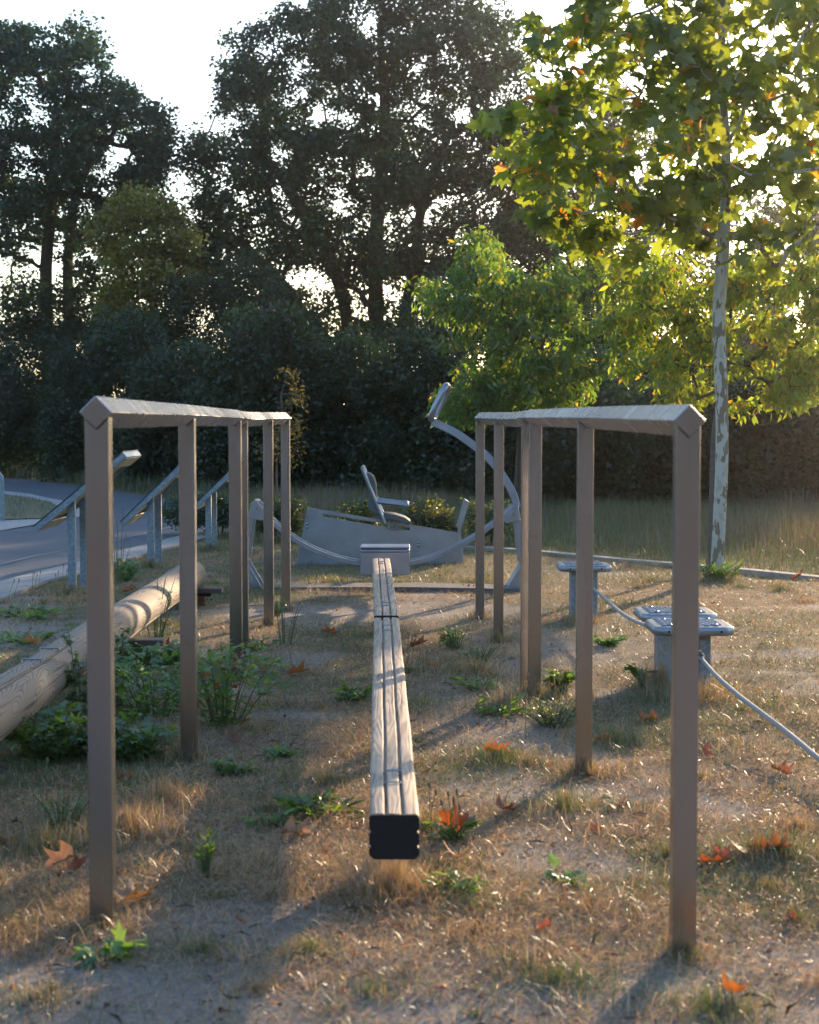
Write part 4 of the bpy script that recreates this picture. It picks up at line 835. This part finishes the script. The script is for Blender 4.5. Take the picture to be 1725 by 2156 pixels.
# sapling and small shrubs in the middle distance
crown('sapling', 'thin rusty-leaved sapling behind the far posts of the left bar', 'tree', [(555, 860), (575, 815), (610, 770), (640, 800), (648, 860), (630, 960), (600, 1010), (560, 960), (540, 900)], 20, .4, 36, 0.14, 18, 0.05, (0.16, 0.11, 0.04), (0.10, 0.12, 0.04),
      [[at(608, 1126), pt(604, 1000, 20), pt(596, 900, 20), pt(592, 830, 20)], [at(588, 1126), pt(582, 1000, 20), pt(590, 900, 20)]], M['leaf'], M['cherrybark'], LEAF_OVAL, seed=9, wl=.5, tr=.018, twig=.003)
def bush(label, poly, Y, seed, cA, cB, n=70, ls=0.04, spots=None, cr=.11, tpl=LEAF_OVAL):
    xs = [a for a, _ in poly]; cxx = sum(xs) / len(xs)
    return crown('bush', label, 'bush', poly, Y, .35, n, cr, 60, ls, cA, cB, [[Vector((pt(cxx, 1000, Y).x, Y, -.03)), Vector((pt(cxx, 1000, Y).x + .02, Y, .3))]], M['weed'], M['cherrybark'], tpl, seed=seed, wl=.5, tr=.012, twig=.003, spots=spots, group='low bushes behind the exercise machines')
BG, BG2 = (0.06, 0.10, 0.035), (0.11, 0.12, 0.05)
bush('low bush with yellow flowers peeping over the slotted panel behind the seat', [(700, 1120), (705, 1070), (740, 1055), (775, 1060), (790, 1120)], 17.6, 41, BG, BG2, 45, .04, (.10, (.55, .45, .04)))
bush('rounded bush with a few yellow flowers right of the seat, behind the leg press', [(855, 1130), (860, 1070), (880, 1045), (905, 1050), (940, 1075), (955, 1095), (955, 1140)], 17.6, 42, BG, (0.12, 0.10, 0.05), 60, .04, (.05, (.55, .45, .04)))
bush('dark bush at the end of the path behind the second post of the left bar', [(350, 1150), (352, 1110), (385, 1092), (415, 1085), (420, 1155)], 19.5, 43, DG2, BG, 50)
bush('dark bush at the legs of the farthest information board', [(410, 1150), (412, 1080), (450, 1045), (490, 1040), (520, 1060), (520, 1150)], 19.3, 44, DG2, BG, 110)
bush('leafy bush left of the wedge panel, behind the last posts of the left bar', [(545, 1150), (550, 1080), (590, 1060), (620, 1075), (635, 1140), (620, 1160)], 18.5, 45, BG, (0.13, 0.12, 0.05), 80)
bush('low green bush behind the right leg of the arc', [(985, 1160), (1000, 1110), (1030, 1105), (1075, 1120), (1085, 1160)], 18.0, 46, (0.07, 0.12, 0.05), BG2, 40)

# twigs, crumbs of bark and small stones
rng = np.random.default_rng(55); x, y, _ = scatter(5200, 3.1, 17, 1.6, 56); kp = ~inpoly(x, y, grass_block); x, y = x[kp], y[kp]; n_ = len(x)
P = np.stack([x, y, gh(x, y) + .004 + .006 * rng.random(n_)], 1); A, B, Nn = leaf_axes(n_, rng, 0, .5); A[:, 2] *= .3; A = unit(A); Nn = unit(Nn - A * (Nn * A).sum(1, keepdims=True)); B = np.cross(Nn, A)
CR = ([(0, -.5, 0), (.5, -.5, .15), (1, 0, 0), (.5, .5, .2), (0, .5, 0), (.5, 0, .5)], [(0, 1, 5), (1, 2, 5), (2, 3, 5), (3, 4, 5), (4, 0, 5)])
tw = rng.random(n_) < .45; L = np.where(tw, rng.uniform(.02, .07, n_), rng.uniform(.006, .018, n_)); Wd = np.where(tw, .003, L * .8)
V, ix, sz, kk = place_template(P, A, B, Nn, L, Wd, ([(a, b_, c_ * .4) for a, b_, c_ in CR[0]], CR[1]))
pal = np.array([[.13, .08, .05], [.33, .30, .27], [.25, .13, .07], [.45, .36, .25], [.08, .06, .045]]); cl = pal[rng.integers(0, 5, n_)] * (.7 + .6 * rng.random((n_, 1)))
tag(np_mesh('litter', V, ix, sz, M['deadleaf'], None, np.repeat(cl, kk, axis=0)), 'small twigs, leaf crumbs and stones scattered on the ground', 'litter', kind='stuff')
# unseen wood added behind the viewer for the steel to reflect
rng = np.random.default_rng(77); n_ = 60000; x = rng.uniform(-60, 60, n_); top = 5 + 4 * N1.fbm(x * .15, x * 0, 3); z = rng.random(n_) ** .8 * top; y = -26 + rng.uniform(-3, 3, n_) - (x / 30) ** 2 * -4
P = np.stack([x, y, z], 1); A, B, Nn = leaf_axes(n_, rng, .2, .4); L = rng.uniform(.35, .8, n_); V, ix, sz, kk = place_template(P, A, B, Nn, L, L * .8, LEAF_DIAMOND)
mv = rng.random((n_, 1)); tag(np_mesh('unseen_forest', V, ix, sz, M['leaf'], None, np.repeat(np.array([.07, .085, .035]) * (1 - mv) + np.array([.17, .13, .07]) * mv, kk, axis=0)), 'unseen wood behind the viewer, added for the steel bars to reflect', 'unseen_forest', kind='stuff')
# ------------------------------------------------------------------ weeds on the lawn
WC, WC2 = (0.10, 0.20, 0.06), (0.17, 0.28, 0.09)
def weed(label, px, py, w_, h_, n, ls, seed, cA=WC, cB=WC2, tpl=LEAF_LOBED, wl=.7, nstem=8, name='weed', cat='weed', spots=None, upright=0.5):
    rng = np.random.default_rng(seed); c = at(px, py); gz = float(gh(c.x, c.y)); t = thing(name, label, cat, (c.x, c.y, gz), 'green weeds growing in the dry lawn')
    rr = w_ / 2; S = []; mb = MB()
    tips = []
    for i in range(nstem):
        a = rng.random() * 6.283; r = rr * math.sqrt(rng.random()); b = Vector((c.x + r * .3 * math.cos(a), c.y + r * .3 * math.sin(a), gz - .01)); hh = h_ * (0.45 + .6 * rng.random())
        e_ = Vector((c.x + r * math.cos(a), c.y + r * math.sin(a), gz + hh)); mid = (b + e_) / 2 + Vector((0, 0, hh * .15)); P = smooth_line([b, mid, e_], 4); mb.tube(P, [.0028 * (1 - .6 * k / len(P)) for k in range(len(P))], 4); tips.append(P)
    mb.build('stem', M['weedstem'], t)
    Pn = []
    for i in range(n):
        P = tips[i % nstem]; f = rng.random() ** .7; q_ = P[min(int(f * len(P)), len(P) - 1)]; Pn.append([q_.x + rng.normal(0, rr * .12), q_.y + rng.normal(0, rr * .12), max(q_.z + rng.normal(0, .008), gz + .006)])
    Pn = np.array(Pn); d = Pn - np.array([c.x, c.y, gz]); d[:, 2] = 0; A = unit(d + rng.normal(0, rr * .5, d.shape)) ; A[:, 2] = rng.normal(upright * .5, .3, n); A = unit(A)
    Z = rng.normal(0, .35, (n, 3)); Z[:, 2] += 1; Nn = unit(Z - A * (Z * A).sum(1, keepdims=True)); B = np.cross(Nn, A); L = ls * (.55 + .8 * rng.random(n))
    V, ix, sz, kk = place_template(Pn, A, B, Nn, L, L * wl, tpl); mv = rng.random((n, 1)); cl = (np.array(cA) * (1 - mv) + np.array(cB) * mv) * (.7 + .6 * rng.random((n, 1)))
    if spots: s_ = rng.random(n) < spots[0]; cl[s_] = np.array(spots[1])
    np_mesh('leaves', V, ix, sz, M['weed'], t, np.repeat(cl, kk, axis=0))
    return t
M['weedstem'] = principled('weed_stem', (0.10, 0.13, 0.05), .7)
weed('large leafy weed with rusty dead flower heads, right of the second left post', 470, 1520, .50, .32, 600, .042, 61, spots=(.10, (.28, .10, .03)), nstem=24, wl=.55)
weed('spreading leafy weed between the first and second left posts', 330, 1500, .66, .26, 560, .045, 62, nstem=24, wl=.55)
weed('broad low weed in front of the log, right of the first left post', 285, 1590, .34, .15, 340, .045, 63, cB=(.10, .17, .05), nstem=20)
weed('bushy weed at the foot of the log, left of the first left post', 115, 1590, .42, .18, 520, .045, 64, cB=(.10, .16, .05), nstem=26)
weed('upright leafy weed rising against the near part of the log', 40, 1540, .14, .30, 120, .045, 65, nstem=7)
weed('tall pale-green weed standing against the log beside the first left post', 172, 1520, .18, .42, 230, .035, 66, cA=(.08, .13, .07), cB=(.12, .18, .09), nstem=8)
weed('tall pale-green weed leaning from behind the first left post', 250, 1480, .22, .34, 200, .035, 67, cA=(.08, .13, .07), cB=(.12, .18, .09), nstem=8)
weed('dense low weed beneath the log between the first and second left posts', 345, 1400, .40, .10, 260, .05, 68, nstem=18)
weed('small clover-like weed with silvery leaves right of the second left post foot', 495, 1625, .16, .05, 120, .028, 69, cB=(.15, .2, .13), nstem=12)
weed('flat green weed patch in the aisle level with the second left post', 590, 1590, .16, .035, 90, .03, 70, nstem=10)
weed('bright dandelion rosette left of the near end of the balance beam', 665, 1712, .24, .06, 70, .075, 71, cA=(.06, .13, .03), cB=(.12, .20, .04), wl=.35, nstem=14, tpl=LEAF_LOBED)
weed('small dark rosette left of the bright dandelion rosette', 565, 1735, .14, .04, 36, .05, 72, wl=.35, nstem=10)
weed('upright feathery green seedling in the dry grass of the left aisle', 435, 1850, .05, .14, 70, .028, 73, cA=(.08, .16, .03), cB=(.13, .22, .05), wl=.25, nstem=6, tpl=LEAF_OVAL, upright=1.6)
weed('low green rosette in shade below the first left post', 222, 2015, .14, .03, 30, .05, 74, nstem=8)
weed('green weed behind the orange leaf at the beam end', 945, 1768, .13, .05, 40, .05, 75, wl=.4, nstem=9, cB=(.12, .19, .04))
weed('grassy green weed right of the near end face of the beam', 965, 1890, .14, .05, 60, .045, 76, wl=.3, nstem=10)
weed('low dark weed in the middle of the sunlit lawn', 1190, 1865, .13, .03, 40, .04, 77, nstem=8)
weed('blue-flowered chicory clump beyond the middle of the beam', 960, 1368, .20, .11, 200, .03, 78, spots=(.02, (.22, .22, .55)), nstem=20, wl=.4)
weed('airy white-dotted weed just in front of the chicory clump', 1010, 1400, .22, .09, 420, .012, 79, cA=(.11, .18, .08), cB=(.18, .24, .14), nstem=30, tpl=LEAF_DIAMOND)
weed('leafy weed with lobed leaves right of the double post of the right bar', 1185, 1460, .18, .12, 90, .055, 80, cB=(.12, .19, .05), nstem=12)
weed('pale feathery yarrow mass in front of the double post of the right bar', 1165, 1530, .30, .11, 900, .014, 81, cA=(.16, .20, .09), cB=(.26, .25, .14), nstem=40, tpl=LEAF_DIAMOND)
weed('plantain rosette in front of the double post of the right bar', 1050, 1510, .24, .05, 50, .07, 82, wl=.25, nstem=12, tpl=LEAF_OVAL)
weed('dark plantain rosette left of the yarrow mass', 1010, 1455, .20, .05, 50, .06, 83, wl=.25, nstem=12, tpl=LEAF_OVAL)
weed('creeping green weed patch near the foot of the far stepping platform', 1280, 1362, .18, .04, 120, .035, 84, nstem=14)
weed('young sapling shoot with glossy upright leaves left of the near platforms', 1352, 1445, .07, .13, 10, .10, 85, cA=(.07, .14, .03), cB=(.12, .22, .04), wl=.35, nstem=4, tpl=LEAF_OVAL, upright=1.6)
weed('green weed strip along the left side of the beam', 745, 1475, .22, .05, 120, .035, 86, nstem=12)
weed('tall thin-stemmed weed with tiny flowers by the middle information board', 250, 1235, .30, .62, 60, .03, 87, nstem=12, tpl=LEAF_OVAL, wl=.3, spots=(.08, (.6, .35, .03)))
weed('leafy weed beneath the tall thin-stemmed weed', 262, 1225, .28, .16, 120, .05, 88, nstem=14)
weed('thin branching weed between the second and third left posts', 330, 1345, .30, .36, 70, .03, 89, nstem=12, tpl=LEAF_OVAL, wl=.3)
weed('leafy rosette right of the third left post', 545, 1372, .16, .08, 70, .05, 90, nstem=12, wl=.3)
weed('tall spindly weed reaching right from the rosette by the third left post', 600, 1360, .36, .34, 30, .022, 91, nstem=8, tpl=LEAF_OVAL, wl=.3)
weed('feathery green weed at the foot of the last left posts', 583, 1298, .12, .12, 200, .014, 92, nstem=24, tpl=LEAF_DIAMOND, cA=(.10, .17, .05), cB=(.15, .2, .06))
weed('low feathery weed in the grass at the bottom left', 130, 1745, .24, .12, 300, .016, 93, nstem=26, tpl=LEAF_DIAMOND, cA=(.09, .16, .05))
weed('weed patch in front of the gutter at the left edge', 60, 1300, .5, .05, 180, .04, 94, nstem=20)
weed('weed patch beside the log at the left edge', 60, 1350, .4, .04, 120, .04, 95, nstem=16)
weed('green tuft growing round the plane tree foot', 1512, 1222, .34, .12, 150, .09, 96, nstem=22, tpl=LEAF_OVAL, wl=.16, upright=1.4)
weed('small green weed near the foot of the last right post', 1255, 1200, .2, .05, 70, .04, 97, nstem=9)

# seed heads
def seedheads(label, pxs, seed):
    rng = np.random.default_rng(seed); c = at(pxs[0][0], pxs[0][2]); t = thing('seedhead_plant', label, 'dry plant', (c.x, c.y, 0), 'dry stalks with fuzzy seed heads')
    for (x, yt, yb) in pxs:
        b = at(x + rng.normal(0, 8), yb); tp = pt(x, yt, b.y); md = (b + tp) / 2 + Vector((rng.normal(0, .008), rng.normal(0, .01), 0))
        b.z -= .01
        sm_ = MB().tube(smooth_line([b, md, tp], 4), .0013, 4).build('stalk', M['drystalk'], t)
        MB().ball(tp, .0055, 7, (.8, .8, 1.6 + rng.random())).build('seed_head', M['seedhead'], sm_)
    return t
M['drystalk'] = principled('dry_stalk', (0.20, 0.17, 0.09), .8); M['seedhead'] = principled('seed_head', (0.34, 0.22, 0.13), .9, noise=(400, .2, (.5, .38, .25)), bump=(900, 1))
seedheads('seed-head stalks in the grass left of the first left post', [(132, 1648, 1780), (118, 1628, 1750), (165, 1615, 1720), (148, 1655, 1790), (100, 1600, 1700), (70, 1640, 1740), (176, 1660, 1790)], 1)
seedheads('seed-head stalks right of the first left post, below the broad weed', [(265, 1642, 1760), (302, 1640, 1730), (258, 1718, 1800), (251, 1725, 1810), (330, 1648, 1720), (418, 1752, 1830)], 2)
seedheads('seed-head stalks beside the third left post', [(513, 1360, 1450), (520, 1387, 1470), (506, 1352, 1430), (580, 1375, 1450), (590, 1380, 1440), (610, 1372, 1440), (475, 1360, 1450), (546, 1395, 1460)], 3)
seedheads('seed-head stalks right of the middle of the beam', [(862, 1333, 1400), (868, 1345, 1410), (876, 1340, 1405), (888, 1355, 1420), (860, 1360, 1430), (886, 1368, 1430), (900, 1372, 1430), (880, 1385, 1440)], 4)
seedheads('seed-head stalks right of the near end of the beam', [(918, 1668, 1760), (944, 1672, 1760), (930, 1690, 1770), (955, 1685, 1770), (968, 1700, 1770), (905, 1655, 1740), (962, 1668, 1750)], 5)
seedheads('seed-head stalks in front of the double post of the right bar', [(1112, 1421, 1500), (1053, 1398, 1480), (1030, 1410, 1490), (957, 1440, 1510), (1086, 1452, 1530), (1063, 1460, 1540), (1105, 1448, 1550), (980, 1412, 1490), (1002, 1405, 1480), (1016, 1440, 1510), (1190, 1447, 1520)], 6)
seedheads('seed-head stalks by the gutter left of the nearest information board', [(68, 1203, 1250), (72, 1207, 1252), (78, 1210, 1255), (85, 1204, 1250), (40, 1222, 1270), (30, 1222, 1268), (117, 1210, 1252), (123, 1203, 1250), (134, 1190, 1240), (141, 1200, 1250)], 7)
seedheads('seed-head stalks in the grass right of the plane tree', [(1612, 1190, 1230), (1632, 1182, 1228), (1637, 1190, 1230), (1576, 1192, 1228), (1625, 1194, 1230)], 8)

# ------------------------------------------------------------------ fallen leaves
ORN, BRN, TAN = (0.34, 0.115, 0.045), (0.24, 0.13, 0.07), (0.36, 0.24, 0.14)
def fallen(label, px, py, s, col_, seed, tilt=.35, curl=.5):
    rng = random.Random(seed); c = at(px, py); gz = float(gh(c.x, c.y)) + .008; s = s * .82; curl *= 1.25; tilt = tilt * .8 + .15; col_ = tuple(v * .8 for v in col_)
    tv = LEAF_LOBED[0]; k = 6; V = []; Fc = []
    # grid of the lobed outline, curled about its midrib
    R = Matrix.Rotation(rng.random() * 6.28, 3, 'Z') @ Matrix.Rotation(tilt * rng.uniform(-1, 1), 3, 'X') @ Matrix.Rotation(tilt * rng.uniform(-1, 1), 3, 'Y')
    out_ = []; n = len(tv)
    for i in range(n):
        a, b_ = tv[i], tv[(i + 1) % n]
        for j in range(3): f = j / 3; out_.append((a[0] + (b_[0] - a[0]) * f - .45, a[1] + (b_[1] - a[1]) * f))
    rings = [[(u * q_, v * q_) for u, v in out_] for q_ in (1, .66, .33)]; V = []
    for rg in rings:
        for u, v in rg:
            r2 = u * u + v * v; z = curl * (abs(v) ** 1.5 * .9 + .25 * u * abs(u)) + .03 * math.sin(9 * u + 5 * v + seed); V.append(R @ Vector((u * s, v * s * .95 * (1 - .35 * curl * abs(v)), z * s)))
    V.append(R @ Vector((0, 0, 0))); m_ = len(out_)
    zmin = min(v.z for v in V); V = [Vector((c.x + v.x, c.y + v.y, gz + v.z - zmin)) for v in V]
    for r in (0, 1):
        for i in range(m_): Fc.append((r * m_ + i, r * m_ + (i + 1) % m_, (r + 1) * m_ + (i + 1) % m_, (r + 1) * m_ + i))
    for i in range(m_): Fc.append((2 * m_ + i, 2 * m_ + (i + 1) % m_, 3 * m_))
    idx = [i for f in Fc for i in f]; cl = np.array(col_) * (.75 + .5 * np.random.default_rng(seed).random((len(V), 1)))
    t = thing('fallen_leaf', label, 'leaf', (c.x, c.y, gz), 'dead leaves lying on the lawn')
    np_mesh('blade', np.array([tuple(v) for v in V]), idx, [len(f) for f in Fc], M['deadleaf'], t, cl, True)
    stem_ = R @ Vector((-.8 * s, 0, .02)); b_ = R @ Vector((-.45 * s, 0, 0))
    MB().tube([Vector((c.x, c.y, gz - zmin)) + b_, Vector((c.x, c.y, gz - zmin)) + (b_ + stem_) / 2 + Vector((0, 0, .004)), Vector((c.x, c.y, gz - zmin)) + stem_], .0018, 5).build('leaf_stalk', M['drystalk'], t)
FL = [('large curled tan leaf against the foot of the first left post', 285, 1905, .15, TAN, .3, .9), ('curled tan leaf left of the first left post', 125, 1835, .12, TAN, .5, .9), ('orange leaf touching the left side of the first left post', 168, 1838, .08, ORN, .8, .5),
      ('flat brown leaf at the left edge below the log', 30, 1780, .13, TAN, .2, .6), ('curled pale leaf in the aisle beside the bright rosette', 628, 1765, .12, TAN, .4, 1.0), ('small red leaf in the aisle left of the beam end', 685, 1815, .06, ORN, .9, .6),
      ('orange leaf standing upright right of the beam end', 952, 1760, .13, ORN, 1.1, .7), ('pinkish curled leaf lying below the upright orange leaf', 965, 1822, .14, (.42, .20, .13), .3, .9), ('orange-brown leaf on the lawn between beam and second right post', 1068, 1712, .11, ORN, .4, .9),
      ('bright red-orange leaf below the second right post', 1298, 1702, .12, ORN, .9, .6), ('long curled orange leaf in the grass before the yarrow', 1050, 1590, .13, (.40, .17, .05), .2, 1.0), ('orange leaf just right of the nearest right post', 1484, 1598, .09, ORN, 1.0, .6),
      ('red leaf touching the right side of the nearest right post', 1490, 1822, .11, ORN, .4, .7), ('flat rusty leaf beside the red leaf at the nearest right post', 1532, 1815, .10, (.38, .12, .05), .3, .6), ('curled orange and tan leaf right of the rusty leaf', 1580, 1800, .13, (.48, .24, .09), .5, 1.0),
      ('brown rolled leaf at the end of the row of leaves on the right', 1640, 1808, .12, BRN, .2, 1.2), ('orange leaf near the rope at the right edge', 1650, 1632, .11, (.42, .17, .06), .3, .9), ('small rust leaf in the shaded grass at the right edge', 1665, 1938, .06, ORN, .8, .8),
      ('curled orange leaf at the bottom right corner', 1545, 2105, .12, (.45, .2, .07), .5, 1.0), ('small orange leaf in the bare earth at the bottom left', 508, 1962, .045, ORN, .8, .6), ('dark red leaf in the sunlit straw before the nearest right post', 1145, 1975, .05, ORN, .5, .8),
      ('small orange leaf below the bright red-orange leaf', 1260, 1752, .06, ORN, .7, .8), ('orange leaf behind the beam on the far dry ground', 690, 1340, .12, (.42, .17, .06), .4, 1.0), ('brown leaf in the aisle right of the large leafy weed', 630, 1425, .14, (.42, .19, .08), .3, .9),
      ('brown leaf right of the middle of the beam', 885, 1367, .14, BRN, .4, .8), ('pale brown leaf lying below the leaf right of the beam', 915, 1412, .11, TAN, .2, .8), ('brown leaf near the far end of the beam', 985, 1240, .13, BRN, .2, .8),
      ('orange leaf below the first left post beside seed heads', 270, 1640, .10, ORN, .6, .7), ('orange leaf beneath the log near its middle', 355, 1365, .13, ORN, .5, .8), ('tan leaf in the grass left of the log', 62, 1360, .13, TAN, .6, .9),
      ('orange leaf under the tall thin-stemmed weed', 270, 1252, .13, ORN, .8, .7), ('brown leaf beside the foot of the second left post', 485, 1560, .12, BRN, .3, .9), ('orange leaf in the grass right of the plane tree', 1678, 1225, .12, ORN, .8, .8), ('tan leaf by the foot of the second right post', 1262, 1562, .10, TAN, .6, .8),
      ('long brown leaf in the shaded grass before the near platforms', 1362, 1522, .12, (.4, .2, .07), .2, .9)]
for i, (lab, px, py, s, c_, tl, cu) in enumerate(FL): fallen(lab, px, py, s, c_, 100 + i, tl, cu)

# ------------------------------------------------------------------ thin haze added for a glow like lens flare
m, n, out = mat_new('haze'); pv = nd(n, 'ShaderNodeVolumePrincipled'); pv.inputs['Density'].default_value = 0.0005; pv.inputs['Anisotropy'].default_value = 0.92; pv.inputs['Color'].default_value = (0.93, 0.95, 1.0, 1)
n.links.new(pv.outputs[0], out.inputs['Volume'])
hz = MB().box((0, 40, 9.0), (700, 800, 20.4)).build('haze', m); tag(hz, 'thin haze added to the air for a warm glow like lens flare', 'haze', kind='stuff')
